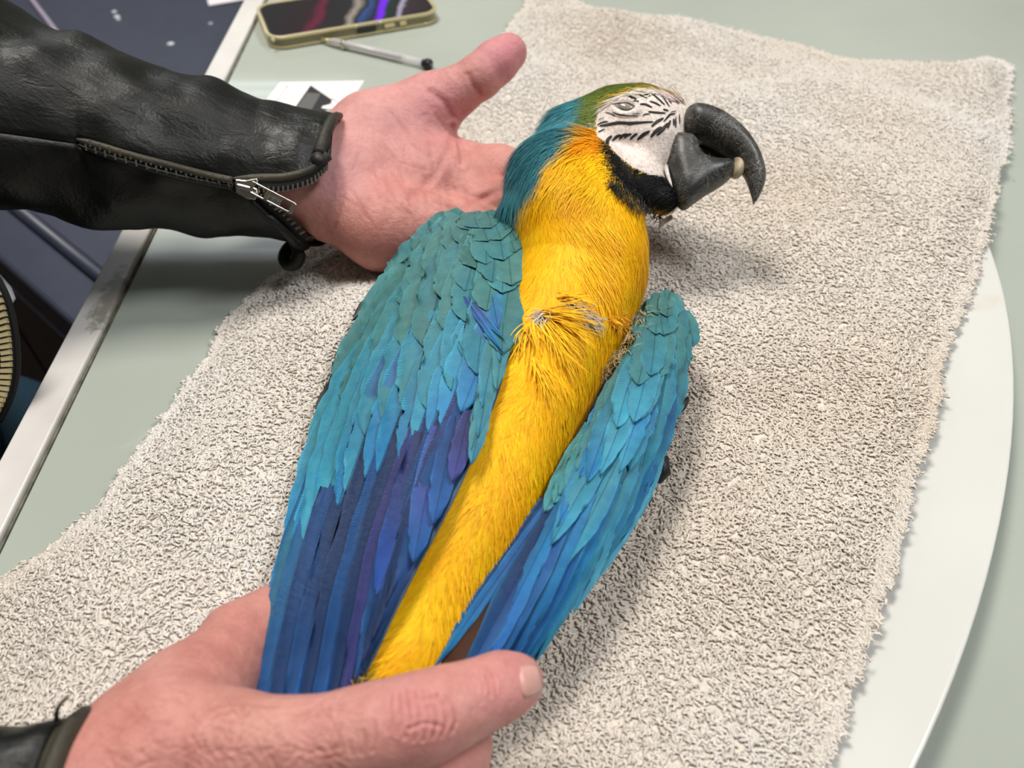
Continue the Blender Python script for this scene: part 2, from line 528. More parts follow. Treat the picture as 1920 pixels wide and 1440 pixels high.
tube('bead', [(-.55, .045, hz + .001), (xe, .045, hz + .001)], .007, M['navy'], cab, k=12)
tube('bead', [(-.55, .20 + .0, hz), (xe, .20, hz)], .004, M['navy'], cab, k=10)
q = P(np.array([60, 112]), np.array([0, 68]), ZC + .002)
tube('edge_strip', [(Matrix.Rotation(-cab.rotation_euler[2], 4, 'Z') @ (Vector(x) - Vector((a[0], a[1], FZ)))) for x in (q[0] + (q[0] - q[1]) * 2.0, q[1] + (q[1] - q[0]) * .6)], .0035, M['lilac'], cab, k=8)
box('fascia', (-.55, .006, hz - .062), (.20, .02, hz - .02), M['navy'], cab)
box('pale_strip', (-.55, .004, hz - .070), (.20, .02, hz - .0625), M['lilac'], cab)
box('door_panel', (-.52, .008, .06), (-.18, .02, hz - .085), M['floor'], cab, bevel=.003)
box('door_panel', (-.165, .008, .06), (.17, .02, hz - .085), M['floor'], cab, bevel=.003)
# white paint drips on the cabinet top
M['drip'] = simple('white_paint_drip', (205, 208, 215), 0.5)
for (x_, y_, r_) in ((214, 22, .0035), (219, 31, .004), (222, 36, .003), (320, 82, .0045), (395, 44, .0025)):
    c_ = Matrix.Rotation(-cab.rotation_euler[2], 4, 'Z') @ (Vector(P(x_, y_, ZC)) - Vector((a[0], a[1], FZ)))
    tube('paint_drip', [(c_.x, c_.y, hz), (c_.x, c_.y, hz + .0006), (c_.x, c_.y, hz + .001)], [r_, r_ * .85, r_ * .3], M['drip'], cab, k=10)
def paper_on(name, poly, z, thick, mat):
    pp = P(np.array([p[0] for p in poly]), np.array([p[1] for p in poly]), z)
    return prism(name, pp, (0, 0, thick), mat)
tag(paper_on('paper_sheet', [(380, -30), (392, 11), (470, -2), (500, -40)], ZC + .001, .0006, M['card_white']), 'white sheet of paper lying on the navy cabinet top', 'paper')
# ================================================================== platter
EC = np.array([0.062, 0.2387]); EA, EB, ET = 0.3252, 0.1525, 0.9978
ce, se = math.cos(ET), math.sin(ET)
def ell_r(x, y):
    dx, dy = x - EC[0], y - EC[1]
    return np.hypot((dx * ce + dy * se) / EA, (-dx * se + dy * ce) / EB)
PROF = [(0.0, .0075), (.55, .0076), (.72, .0085), (.82, .0125), (.90, .0160), (.96, .0178), (.985, .0190), (.995, .0194), (1.0, .0186), (1.0, .0168), (.985, .0150), (.90, .0105), (.80, .0050), (.74, .0010), (.73, .0003), (.0, .0003)]
def platter_mat():
    m, nt, b = new_mat('glazed_white_platter')
    base = ramp(nt, noise(nt, 9, 3), [(0.3, L4((211, 210, 205))), (0.7, L4((219, 218, 213)))])
    vv = tex_coord(nt)
    # faint rust-brown stains here and there
    k = ramp(nt, noise(nt, 21, 4, 0.6, vv), [(0.64, (0, 0, 0, 1)), (0.80, (1, 1, 1, 1))])
    c = mixc(nt, 'MIX', mixc(nt, 'MULTIPLY', 1.0, k, (.55, .55, .55, 1)), base, L4((205, 186, 150)))
    lk(nt, c, b.inputs['Base Color']); b.inputs['Roughness'].default_value = 0.22
    b.inputs['Coat Weight'].default_value = 0.3
    return m
M['platter'] = platter_mat()
nA = 128; pv = []; pf = []
for (r, z) in PROF:
    for i in range(nA):
        th = 2 * math.pi * i / nA
        u, w = EA * r * math.cos(th), EB * r * math.sin(th)
        pv.append((EC[0] + u * ce - w * se, EC[1] + u * se + w * ce, z))
for j in range(len(PROF) - 1):
    for i in range(nA):
        pf.append((j * nA + i, j * nA + (i + 1) % nA, (j + 1) * nA + (i + 1) % nA, (j + 1) * nA + i))
platter = mesh_obj('platter', pv, [f[::-1] for f in pf][:0] + [f[::-1] for f in pf], M['platter'])
platter.data.validate()
tag(platter, 'large oval white glazed platter under the towel', 'platter')

# ================================================================== towel
def platter_z(r):
    return np.interp(r, [0, .6, .9, 1.0, 1.1, 1.25, 1.5], [.0150, .0155, .0175, .0196, .0165, .007, .0])
def towel_z(x, y):
    X = np.stack([x, y, np.zeros_like(x)], -1)
    z = platter_z(ell_r(x, y)) + .0035
    pa_, pb_ = P(1090, 400, .02)[:2], P(640, 1400, .02)[:2]; dd_ = pb_ - pa_
    tq = np.clip(((x - pa_[0]) * dd_[0] + (y - pa_[1]) * dd_[1]) / (dd_ @ dd_), 0, 1)
    calm = .30 + .70 * smooth01(.06, .13, np.hypot(x - pa_[0] - tq * dd_[0], y - pa_[1] - tq * dd_[1]))
    w = .0042 * vnoise(X, 17, 3) + .0018 * vnoise(X, 36, 4) + .0070 * np.abs(vnoise(X + .31, 10, 8)) ** 1.3
    # long soft folds
    ca, sa = math.cos(.6), math.sin(.6)
    w = w + .0022 * np.sin((x * ca + y * sa) * 62 + 2.0 * vnoise(X, 9, 5)) * smooth01(.02, .2, np.abs(x - .05))
    hem = smooth01(.0, .022, seg_dist(x, y, tw[::4])) if HEM else 1.0
    return z - .0015 * (1 - hem) + np.maximum(w * calm + .0015, -.001) * hem
# outline in photo pixels, (x, y, height)
TO = [(-110, 1400, .006), (-60, 1250, .006), (-26, 1150, .006), (-6, 1096, .006), (20, 1083, .006), (75, 1052, .006), (130, 1005, .007), (190, 965, .007), (225, 905, .007), (270, 830, .008), (320, 765, .008), (365, 695, .008),
      (400, 650, .008), (415, 600, .008), (455, 560, .008), (500, 520, .008), (545, 487, .008), (640, 420, .008), (760, 330, .008), (850, 200, .008), (905, 110, .007), (950, 45, .007), (985, 0, .007), (1010, -40, .007),
      (1060, -45, .007), (1095, 0, .008), (1160, 10, .009), (1235, 16, .010), (1290, 20, .010), (1360, 36, .010), (1430, 56, .009), (1490, 72, .008), (1540, 92, .008), (1590, 108, .008), (1650, 113, .007), (1710, 112, .007), (1780, 108, .008), (1850, 98, .008), (1888, 103, .009), (1902, 120, .009),
      (1896, 180, .009), (1893, 230, .010), (1885, 285, .011), (1868, 320, .012), (1855, 375, .014), (1845, 420, .016), (1832, 470, .018), (1815, 540, .018), (1790, 595, .018), (1765, 645, .018), (1750, 690, .018), (1748, 725, .018), (1755, 745, .018), (1738, 800, .018), (1720, 850, .018), (1695, 905, .018), (1692, 950, .018), (1672, 1010, .018), (1660, 1070, .018), (1640, 1120, .018), (1622, 1180, .018), (1600, 1240, .018), (1578, 1310, .018), (1560, 1365, .018), (1540, 1430, .018), (1515, 1510, .018), (1480, 1620, .018),
      (1000, 1720, .012), (400, 1720, .012), (-250, 1650, .008)]
HEM = True
to = np.array(TO)
tw = P(to[:, 0], to[:, 1], to[:, 2])[:, :2]
tt = np.linspace(0, 1, 420, endpoint=False)
tw = np.array([polyline(np.vstack([tw, tw[:1]]), x) for x in tt])
tw += .0008 * RNG.normal(size=tw.shape)
gx, gy = np.meshgrid(np.arange(tw[:, 0].min(), tw[:, 0].max(), .0042), np.arange(tw[:, 1].min(), tw[:, 1].max(), .0042))
gx = gx.ravel(); gy = gy.ravel()
k = in_poly(gx, gy, tw) & (seg_dist(gx, gy, tw) > .003)
pts2 = np.vstack([tw, np.stack([gx[k], gy[k]], 1)])
nb = len(tw)
vv2, _, ff2, *_ = delaunay_2d_cdt([Vector(p) for p in pts2], [], [list(range(nb))], 1, 1e-7)
tv = np.array([(p[0], p[1]) for p in vv2])
tz = towel_z(tv[:, 0], tv[:, 1])
M['towel'] = simple('cream_terry_ground', (220, 210, 198), 0.95, nscale=260, namt=0.12, bscale=900, bdist=.0008, bstr=.6, spec=.1)
M['loops'] = vcol_mat('terry_loops', 0.9, spec=0.1)
towel = mesh_obj('towel', np.column_stack([tv, tz]), [tuple(f) for f in ff2], M['towel'])
tag(towel, 'thick cream terry towel spread over the white platter and the table', 'towel')
# terry loops
NL = 90000
lo2, hi2 = tw.min(0), tw.max(0)
q = lo2 + RNG.random((int(NL * 2.2), 2)) * (hi2 - lo2)
q = q[in_poly(q[:, 0], q[:, 1], tw)]
zq = towel_z(q[:, 0], q[:, 1])
px_, py_ = proj(np.column_stack([q, zq]))
vis = (px_ > -90) & (px_ < 1990) & (py_ > -60) & (py_ < 1500)
far_q = q[~vis][:5000]
q = np.vstack([q[vis][:NL], far_q])
edge_q = tw[RNG.integers(0, nb, 8500)] + RNG.normal(size=(8500, 2)) * .0014
q = np.vstack([q, edge_q]); zq = towel_z(q[:, 0], q[:, 1])
n = len(q)
Q3 = np.column_stack([q, zq])
ang = 2.6 * vnoise(np.column_stack([q, zq * 0]), 26, 21) + RNG.normal(size=n) * .75
# near the hem the loops lean outwards
cen = tw.mean(0)
dist_e = seg_dist(q[:, 0], q[:, 1], tw[::3])
out = np.arctan2(q[:, 1] - cen[1], q[:, 0] - cen[0])
we = np.clip(1 - dist_e / .006, 0, 1)
ang = ang * (1 - we) + (out + RNG.normal(size=n) * .5) * we
ln = .0034 * (.75 + .5 * RNG.random(n)); hgt = .00062 * (.7 + .8 * RNG.random(n))
dirv = np.stack([np.cos(ang), np.sin(ang), np.zeros(n)], 1)
side = np.stack([-np.sin(ang), np.cos(ang), np.zeros(n)], 1)
sway = RNG.normal(size=n) * .0009
prof = [(-.5, -.1, 0, .75), (-.22, .8, .9, 1.0), (.12, 1.0, -.8, 1.0), (.45, .5, .6, .7)]
rings = []
for (t_, hh, sw, rr) in prof:
    c = Q3 + dirv * (ln * t_)[:, None] + side * (sway * sw)[:, None]
    c[:, 2] += hgt * hh
    r = .00067 * rr * (.8 + .4 * RNG.random(n))
    for k3 in range(3):
        a3 = 2 * math.pi * k3 / 3 + .5
        rings.append(c + side * (r * math.cos(a3))[:, None] + np.array([0, 0, 1.0]) * (r * math.sin(a3))[:, None])
V = np.stack(rings, 1)                                   # n, 12, 3
fq = []
for s_ in range(3):
    for j in range(3):
        fq.append((s_ * 3 + j, s_ * 3 + (j + 1) % 3, (s_ + 1) * 3 + (j + 1) % 3, (s_ + 1) * 3 + j))
Fl = (np.array(fq)[None] + (np.arange(n) * 12)[:, None, None]).reshape(-1, 4)
shade = (.9 + .2 * RNG.random(n))[:, None]
warm = np.clip(.5 + .5 * vnoise(Q3, 12, 31), 0, 1)[:, None]
cl = (lin((217, 203, 187)) * warm + lin((229, 224, 218)) * (1 - warm)) * shade
mesh_obj('terry_loop', V.reshape(-1, 3), Fl, M['loops'], towel, cols=np.repeat(cl, 12, 0), kind='stuff')

# ================================================================== macaw
macaw = empty('macaw', 'blue and yellow macaw lying on its back on the cream towel', 'bird')
TEAL, GREEN, YEL, ORA = lin((58, 128, 140)), lin((92, 108, 40)), lin((250, 190, 10)), lin((238, 150, 8))
WHT, BLK, OLV = lin((226, 212, 203)), lin((22, 24, 24)), lin((104, 104, 30))
FACE = [(1119, 262), (1117, 225), (1124, 205), (1150, 186), (1175, 176), (1205, 171), (1245, 178), (1275, 192), (1305, 205), (1310, 250), (1300, 262), (1290, 345), (1262, 336), (1225, 330), (1190, 316), (1163, 298), (1145, 277), (1132, 264)]
THROAT = [(1126, 254), (1142, 278), (1162, 300), (1190, 318), (1225, 332), (1270, 338), (1295, 380), (1290, 412), (1266, 408), (1240, 398), (1212, 398), (1188, 385), (1160, 362), (1142, 330), (1124, 290)]
NAPE = [(1125, 190), (1060, 160), (960, 250), (900, 330), (880, 400), (900, 450), (965, 425), (985, 395), (1018, 352), (1030, 318), (1064, 290), (1080, 268), (1104, 242), (1120, 215)]
CROWN = [(1075, 240), (1100, 150), (1160, 120), (1300, 150), (1310, 205), (1270, 190), (1240, 178), (1205, 171), (1175, 175), (1150, 185), (1124, 204), (1116, 226), (1100, 246)]
ORANGE = [(1062, 300), (1085, 262), (1110, 240), (1128, 256), (1135, 285), (1110, 305)]
VENT = [(640, 1330), (690, 1230), (760, 1290), (820, 1290), (800, 1380), (640, 1400)]
def bird_col(px, py, jit):
    c = np.tile(YEL, (len(px), 1))
    j = jit * 9
    def put(poly, col, soft=7.0):
        w = smooth01(-soft, soft, sd_poly(px, py, poly) + j)[:, None]
        c[:] = c * (1 - w) + col * w
    put(ORANGE, ORA, 10); put(VENT, OLV, 20); put(NAPE, TEAL, 6); put(CROWN, GREEN, 10); put([(1190, 312), (1300, 330), (1300, 385), (1240, 380), (1190, 345)], BLK, 5); put(THROAT, BLK, 6)
    w = smooth01(-2, 2, sd_poly(px, py, FACE))[:, None]
    c[:] = c * (1 - w) + WHT * w
    return c
G = SDF(*[np.array(x) for x in ((-.16, .02, .012), (.20, .56, .15))], .0012)
spine = [K(640, 1420, .034, 70), K(735, 1265, .040, 82), K(800, 1140, .042, 92), K(880, 970, .046, 108), K(950, 810, .048, 112), K(1020, 670, .050, 112), K(1083, 530, .058, 118), K(1092, 465, .066, 116), K(1086, 400, .074, 112), K(1072, 340, .080, 95)]
sp_x = np.array([a for a, r in spine]); sp_r = np.array([[r] for a, r in spine])
sp_t = np.linspace(0, 1, 60)
spx2 = polyline(sp_x, sp_t); spr2 = polyline(sp_r, sp_t)[:, 0]
G.chain(list(zip(spx2, spr2)), .0012)
G.chain([K(985, 400, .068, 50), K(1030, 330, .076, 62), K(1090, 265, .082, 64), K(1155, 236, .086, 62), K(1210, 232, .087, 58), K(1248, 230, .087, 46)], .010)
G.chain([K(1188, 252, .085, 70), K(1212, 275, .082, 58), K(1215, 300, .078, 40)], .008)
G.chain([K(1120, 340, .078, 66), K(1180, 345, .074, 48), K(1245, 372, .070, 28)], .008)
# eye socket ring
bv, bf = G.mesh(3)
bN = vnormals(bv, bf)
bpx, bpy_ = proj(bv)
facing = (bN @ E_BACK) > 0
d_eye = np.hypot((bpx - 1172) / 20, (bpy_ - 200) / 11)
bv = bv + bN * (.0012 * np.exp(-((d_eye - 1.25) / .3) ** 2) - .0012 * np.exp(-(d_eye / .8) ** 2))[:, None] * facing[:, None]
bcol = bird_col(bpx, bpy_, vnoise(bv, 260, 2))
M['plum_base'] = vcol_mat('plumage_base', .8, nscale=700, namt=.3, spec=.2, bscale=900, bdist=.0006, bstr=.5)
bird_body = mesh_obj('body', bv, bf, M['plum_base'], macaw, cols=bcol)
bbvh = bvh_of(bv, bf)

# soft plumage: fine tapered barbs combed along the body
FLOW = np.array([(1330, 225), (1250, 225), (1180, 225), (1110, 250), (1060, 310), (1050, 370), (1085, 450), (1075, 540), (1030, 660), (950, 810), (880, 970), (800, 1140), (735, 1265), (640, 1420)], float)
fl = polyline(FLOW, np.linspace(0, 1, 160)); flt = np.gradient(fl, axis=0); flt /= np.linalg.norm(flt, axis=1)[:, None]
def flow_at(px, py):
    d2 = (px[:, None] - fl[None, :, 0]) ** 2 + (py[:, None] - fl[None, :, 1]) ** 2
    w = 1 / (d2 + 900.0) ** 2; w /= w.sum(1)[:, None]
    return w @ flt
M['barb'] = vcol_mat('plumage_barbs', .55, spec=.2)
def ribbons(base, nrm, dirs, length, width, cols, lift0=.0002, lift1=.0012, curl=None, nseg=4, seed=0):
    """tapered flat barbs; returns verts, quads, cols"""
    n = len(base)
    side = np.cross(nrm, dirs); side /= np.linalg.norm(side, axis=1)[:, None] + 1e-9
    rings = []
    for i in range(nseg + 1):
        t_ = i / nseg
        c = base + dirs * (length * t_)[:, None] + nrm * (lift0 + (lift1 - lift0) * math.sin(t_ * 2.4) * .9 - .0011 * t_ ** 3)[..., None] if False else base + dirs * (length * t_)[:, None] + nrm * (lift0 + (lift1 - lift0) * math.sin(t_ * 2.6))
        if curl is not None: c = c + side * (curl * t_ * t_)[:, None]
        w = width * (1 - .92 * t_ ** 2.2) * .5
        rings += [c + side * w[:, None] , c - side * w[:, None]]
    V = np.stack(rings, 1)
    m_ = 2 * (nseg + 1)
    fq = np.array([(2 * i, 2 * i + 1, 2 * i + 3, 2 * i + 2) for i in range(nseg)])
    Fq = (fq[None] + (np.arange(n) * m_)[:, None, None]).reshape(-1, 4)
    return V.reshape(-1, 3), Fq, np.repeat(cols, m_, 0)
tri_a = np.linalg.norm(np.cross(bv[bf[:, 1]] - bv[bf[:, 0]], bv[bf[:, 3]] - bv[bf[:, 0]]), axis=1)
NB = 70000
wsel = tri_a * np.where((vnormals(bv, bf)[bf[:, 0]] @ E_BACK) > -.25, 1.0, .12)
fi = RNG.choice(len(bf), NB, p=wsel / wsel.sum())
r1, r2 = RNG.random((2, NB))
pb = bv[bf[fi, 0]] + r1[:, None] * (bv[bf[fi, 1]] - bv[bf[fi, 0]]) + r2[:, None] * (bv[bf[fi, 3]] - bv[bf[fi, 0]])
nb_ = bN[bf[fi, 0]]
ppx, ppy = proj(pb)
keep = sd_poly(ppx, ppy, FACE) < 1.5
pb, nb_, ppx, ppy = pb[keep], nb_[keep], ppx[keep], ppy[keep]
fd = flow_at(ppx, ppy)
an = .16 * RNG.normal(size=len(pb)) + .42 * vnoise(pb, 55, 41)
fd = np.stack([fd[:, 0] * np.cos(an) - fd[:, 1] * np.sin(an), fd[:, 0] * np.sin(an) + fd[:, 1] * np.cos(an)], 1)
dw = fd[:, :1] * E_RIGHT - fd[:, 1:] * E_UP
dw = dw - nb_ * (dw * nb_).sum(1)[:, None]; dw /= np.linalg.norm(dw, axis=1)[:, None] + 1e-9
th_in = (sd_poly(ppx, ppy, THROAT) > -8) | (sd_poly(ppx, ppy, CROWN) > 0)
leng = np.where(th_in, .0055, .0140) * (.6 + .7 * RNG.random(len(pb)))
# colour is read where the barb ends, so patches interlock
tipx, tipy = ppx + fd[:, 0] * leng * 2200, ppy + fd[:, 1] * leng * 2200
cb = bird_col(tipx, tipy, RNG.normal(size=len(pb)) * .5)
cb *= (1 + .09 * RNG.normal(size=len(pb)))[:, None].clip(.6, 1.4)
isye = cb[:, 0] > .35
cb[:, 1] *= np.where(isye, 1 + .08 * vnoise(pb, 120, 9) + .07 * RNG.normal(size=len(pb)), 1).clip(.7, 1.3)
v_, f_, c_ = ribbons(pb, nb_, dw, leng, np.full(len(pb), .00048), cb.clip(0, 1), .0001, .0007, curl=RNG.normal(size=len(pb)) * .0012, nseg=3)
mesh_obj('plumage', v_, f_, M['barb'], macaw, cols=c_, kind='stuff')

# facial feather lines, each its own little feather
M['black_feather'] = simple('black_facial_feather', (24, 20, 20), .6, nscale=900, namt=.4)
STR = [([(455, 365), (560, 350), (660, 343), (740, 362), (812, 402)], 20), ([(500, 378), (560, 425), (640, 455), (725, 452), (800, 407)], 8),
       ([(670, 230), (740, 255), (830, 290)], 22), ([(780, 300), (860, 330)], 9), ([(870, 365), (960, 368), (1060, 415)], 22), ([(760, 205), (850, 215), (990, 280)], 13),
       ([(890, 185), (960, 210), (1030, 250)], 13), ([(1020, 320), (1100, 345), (1185, 390)], 17), ([(1040, 205), (1110, 250), (1190, 320), (1245, 375)], 17),
       ([(1130, 195), (1200, 230), (1250, 300), (1320, 405)], 15), ([(1260, 215), (1300, 280), (1345, 355)], 15), ([(1050, 190), (1110, 215)], 10),
       ([(1340, 250), (1400, 310), (1460, 370)], 9), ([(1220, 440), (1300, 465)], 20), ([(1000, 475), (1120, 490), (1260, 500)], 24), ([(780, 505), (890, 505)], 10),
       ([(915, 535), (960, 515), (1030, 510)], 15), ([(360, 490), (430, 500), (510, 535)], 11), ([(470, 480), (550, 515), (680, 535), (850, 540)], 22), ([(250, 600), (340, 565)], 8),
       ([(230, 680), (320, 635), (400, 625)], 18), ([(270, 690), (400, 670), (550, 640), (700, 645), (960, 630)], 38), ([(700, 670), (800, 650), (930, 635), (1080, 630)], 27),
       ([(1050, 700), (1130, 630), (1230, 575)], 38), ([(1230, 630), (1290, 560), (1330, 520), (1400, 510)], 26), ([(1330, 490), (1420, 465)], 11), ([(1380, 580), (1380, 690)], 22),
       ([(1410, 560), (1410, 720)], 19), ([(1465, 515), (1470, 660)], 15), ([(240, 790), (350, 735)], 15), ([(385, 1010), (390, 910), (455, 840)], 46), ([(455, 920), (530, 850), (600, 825)], 38),
       ([(570, 890), (620, 835), (690, 808)], 36), ([(640, 870), (700, 825), (755, 812)], 34), ([(730, 900), (790, 835), (842, 803)], 32), ([(840, 900), (930, 820), (1028, 768)], 46),
       ([(1040, 860), (1120, 765), (1200, 708)], 46), ([(1130, 830), (1220, 740), (1295, 650)], 46), ([(1290, 730), (1330, 608)], 30)]
for pl, w in STR:
    pl = np.array(pl, float); pxs = np.column_stack([1090 + pl[:, 0] / 8, 150 + pl[:, 1] / 8])
    cc = polyline(pxs, np.linspace(0, 1, 9)); tg = np.gradient(cc, axis=0); tg /= np.linalg.norm(tg, axis=1)[:, None]
    vs = []
    for i in range(9):
        wd_ = w / 13.5 * (math.sin(math.pi * min(.06 + .88 * i / 8, 1)) ** .6)
        for s in (-1, 0, 1):
            x, y = cc[i, 0] - s * tg[i, 1] * wd_, cc[i, 1] + s * tg[i, 0] * wd_
            loc, nor = cast(bbvh, x, y)
            if loc is None:
                loc = Vector(vs[-1]) if vs else Vector(P(x, y, .085)); nor = Vector(E_BACK)
            vs.append(np.array(loc + nor * (.00035 + (.0003 if s == 0 else 0))))
    fs = [(3 * i + j, 3 * i + j + 1, 3 * i + 4 + j, 3 * i + 3 + j) for i in range(8) for j in (0, 1)]
    mesh_obj('facial_feather', vs, fs, M['black_feather'], macaw)
# eye
M['eye'] = simple('cloudy_grey_eye', (150, 140, 132), .12, coat=.6)
loc, nor = cast(bbvh, 1172, 201)
ev, ef = [], []
ex1 = Vector(E_RIGHT) + Vector((0, 0, 0)); n_ = nor.normalized(); ex1 = (Vector(E_RIGHT) * .93 - Vector(E_UP) * .36); ex1 = (ex1 - n_ * ex1.dot(n_)).normalized(); ey1 = n_.cross(ex1)
for i in range(9):
    ph = math.pi * i / 8 - math.pi / 2
    for j in range(16):
        th = 2 * math.pi * j / 16
        ev.append(loc + ex1 * (.0042 * math.cos(ph) * math.cos(th)) + ey1 * (.0021 * math.cos(ph) * math.sin(th)) + n_ * (.0012 * math.sin(ph) + .0002))
for i in range(8):
    for j in range(16):
        ef.append((i * 16 + j, i * 16 + (j + 1) % 16, (i + 1) * 16 + (j + 1) % 16, (i + 1) * 16 + j))
mesh_obj('eye', [tuple(v) for v in ev], ef, M['eye'], macaw)

# beak: solids grown from the profile of each mandible
def beak_mat():
    m, nt, b = new_mat('scratched_black_beak')
    vec = tex_coord(nt)
    base = ramp(nt, noise(nt, 60, 4), [(0.3, L4((33, 34, 35))), (0.7, L4((58, 57, 55)))])
    mp = nd(nt, 'ShaderNodeMapping'); mp.inputs['Scale'].default_value = (1, 2.2, 1); mp.inputs['Rotation'].default_value = (0, 0, .6); lk(nt, vec, mp.inputs['Vector'])
    n1 = noise(nt, 210, 3, .6, mp.outputs[0], 2.5)
    s1 = ramp(nt, n1, [(0.47, (0, 0, 0, 1)), (0.495, (1, 1, 1, 1)), (0.505, (1, 1, 1, 1)), (0.53, (0, 0, 0, 1))])
    g1 = ramp(nt, noise(nt, 75, 2, .5, vec), [(0.40, (.05, .05, .05, 1)), (0.58, (.95, .95, .95, 1))])
    k = mixc(nt, 'MULTIPLY', 1.0, s1, g1)
    lk(nt, mixc(nt, 'MIX', k, base, L4((150, 146, 138))), b.inputs['Base Color'])
    b.inputs['Roughness'].default_value = .42
    bump(nt, b, noise(nt, 500, 3), .25, .0003)
    return m
M['beak'] = beak_mat()
M['horn'] = simple('pale_horn', (176, 160, 132), .5, nscale=300, namt=.2)
def blade_solid(name, outline, z0, tilt, T0, D_px, mat, parent, h=.0008, power=1.0, shift=0.0, tfun=None):
    """rounded solid whose widest section is the outline, lying in a plane tilted towards the viewer"""
    o = np.array(outline, float)
    o = polyline(np.vstack([o, o[:1]]), np.linspace(0, 1, 140, endpoint=False))
    c = o.mean(0); X0_ = P(c[0], c[1], z0)
    nrm = np.array([0, -math.sin(tilt), math.cos(tilt)]); uu = E_RIGHT; ww = np.cross(nrm, uu)
    r = ray(o[:, 0], o[:, 1]); t_ = ((X0_ - C0) @ nrm) / (r @ nrm)
    Q = C0 + t_[:, None] * r - X0_
    q2 = np.column_stack([Q @ uu, Q @ ww])
    D_ = D_px * depth_of(X0_) / F
    lo_, hi_ = q2.min(0) - 3 * h, q2.max(0) + 3 * h
    S = SDF((lo_[0], lo_[1], -T0 - 3 * h), (hi_[0], hi_[1], T0 + 3 * h), h)
    x = S.lo[0] + h * np.arange(S.n[0]); y = S.lo[1] + h * np.arange(S.n[1]); z = S.lo[2] + h * np.arange(S.n[2])
    XX, YY = np.meshgrid(x, y, indexing='ij')
    d = sd_poly(XX, YY, q2)
    a_ = (1 - np.minimum(d / D_, 1)) ** 2
    for _ in range(14):
        p_ = np.pad(a_, 1, mode='edge'); sm_ = (p_[:-2, 1:-1] + p_[2:, 1:-1] + p_[1:-1, :-2] + p_[1:-1, 2:] + p_[1:-1, 1:-1]) / 5
        a_ = np.where(d > 0, np.minimum(sm_, .999), a_)
    tt_ = T0 * (tfun(XX, YY, lo_, hi_) if tfun else 1.0) * np.ones_like(XX)
    S.v = (z[None, None, :] ** 2 / tt_[..., None] ** 2 + a_[..., None] - 1).astype(np.float32)
    v, f = S.mesh(7)
    w = X0_ + v[:, :1] * uu + v[:, 1:2] * ww + v[:, 2:] * nrm
    # surface nets on a mirrored frame keeps orientation because (uu, ww, nrm) is right handed
    ob = mesh_obj(name, w, f, mat, parent)
    return ob, w, f
UP_B = [(1286, 206), (1300, 201), (1330, 207), (1362, 222), (1392, 246), (1415, 275), (1430, 305), (1436, 330), (1431, 355), (1413, 388), (1408, 370), (1402, 345), (1394, 326), (1384, 312), (1376, 297), (1354, 283), (1332, 270), (1312, 263), (1298, 258), (1284, 245), (1278, 225)]
LO_B = [(1248, 262), (1254, 254), (1275, 255), (1300, 259), (1308, 270), (1312, 288), (1328, 301), (1352, 303), (1370, 305), (1378, 316), (1372, 332), (1352, 348), (1325, 364), (1300, 382), (1284, 394), (1272, 384), (1262, 362), (1253, 330), (1247, 295)]
TILT = math.radians(26)
_, lmv, lmf = blade_solid('lower_mandible', LO_B, .079, TILT, .0105, 28, M['beak'], macaw)
_, umv, umf = blade_solid('upper_mandible', UP_B, .084, TILT, .012, 30, M['beak'], macaw, tfun=lambda X, Y, lo, hi: np.interp((hi[1] - Y) / (hi[1] - lo[1]), [0, .5, 1], [1, .9, .3]))
blade_solid('tongue', [(1376, 292), (1392, 300), (1396, 318), (1388, 332), (1374, 334), (1370, 322), (1376, 308)], .080, TILT, .006, 14, M['horn'], macaw, h=.0006)
blade_solid('mouth_lining', [(1300, 262), (1340, 270), (1375, 292), (1382, 312), (1350, 312), (1312, 292)], .0775, TILT, .004, 16, M['ink'], macaw, h=.0007)
# pale skin fold at the root of the lower mandible
M['skinfold'] = simple('pale_beak_skin', (206, 198, 190), .7, nscale=400, namt=.15)
fold = []
for x, y in polyline([(1258, 256), (1250, 268), (1249, 295), (1253, 325), (1262, 350)], np.linspace(0, 1, 12)):
    fold.append(P(x - 2, y, .084 - (y - 256) * .00006))
tube('skin_fold', fold, [.0004, .0011, .0013, .0013, .0014, .0014, .0014, .0013, .0012, .0010, .0007, .0003], M['skinfold'], macaw)

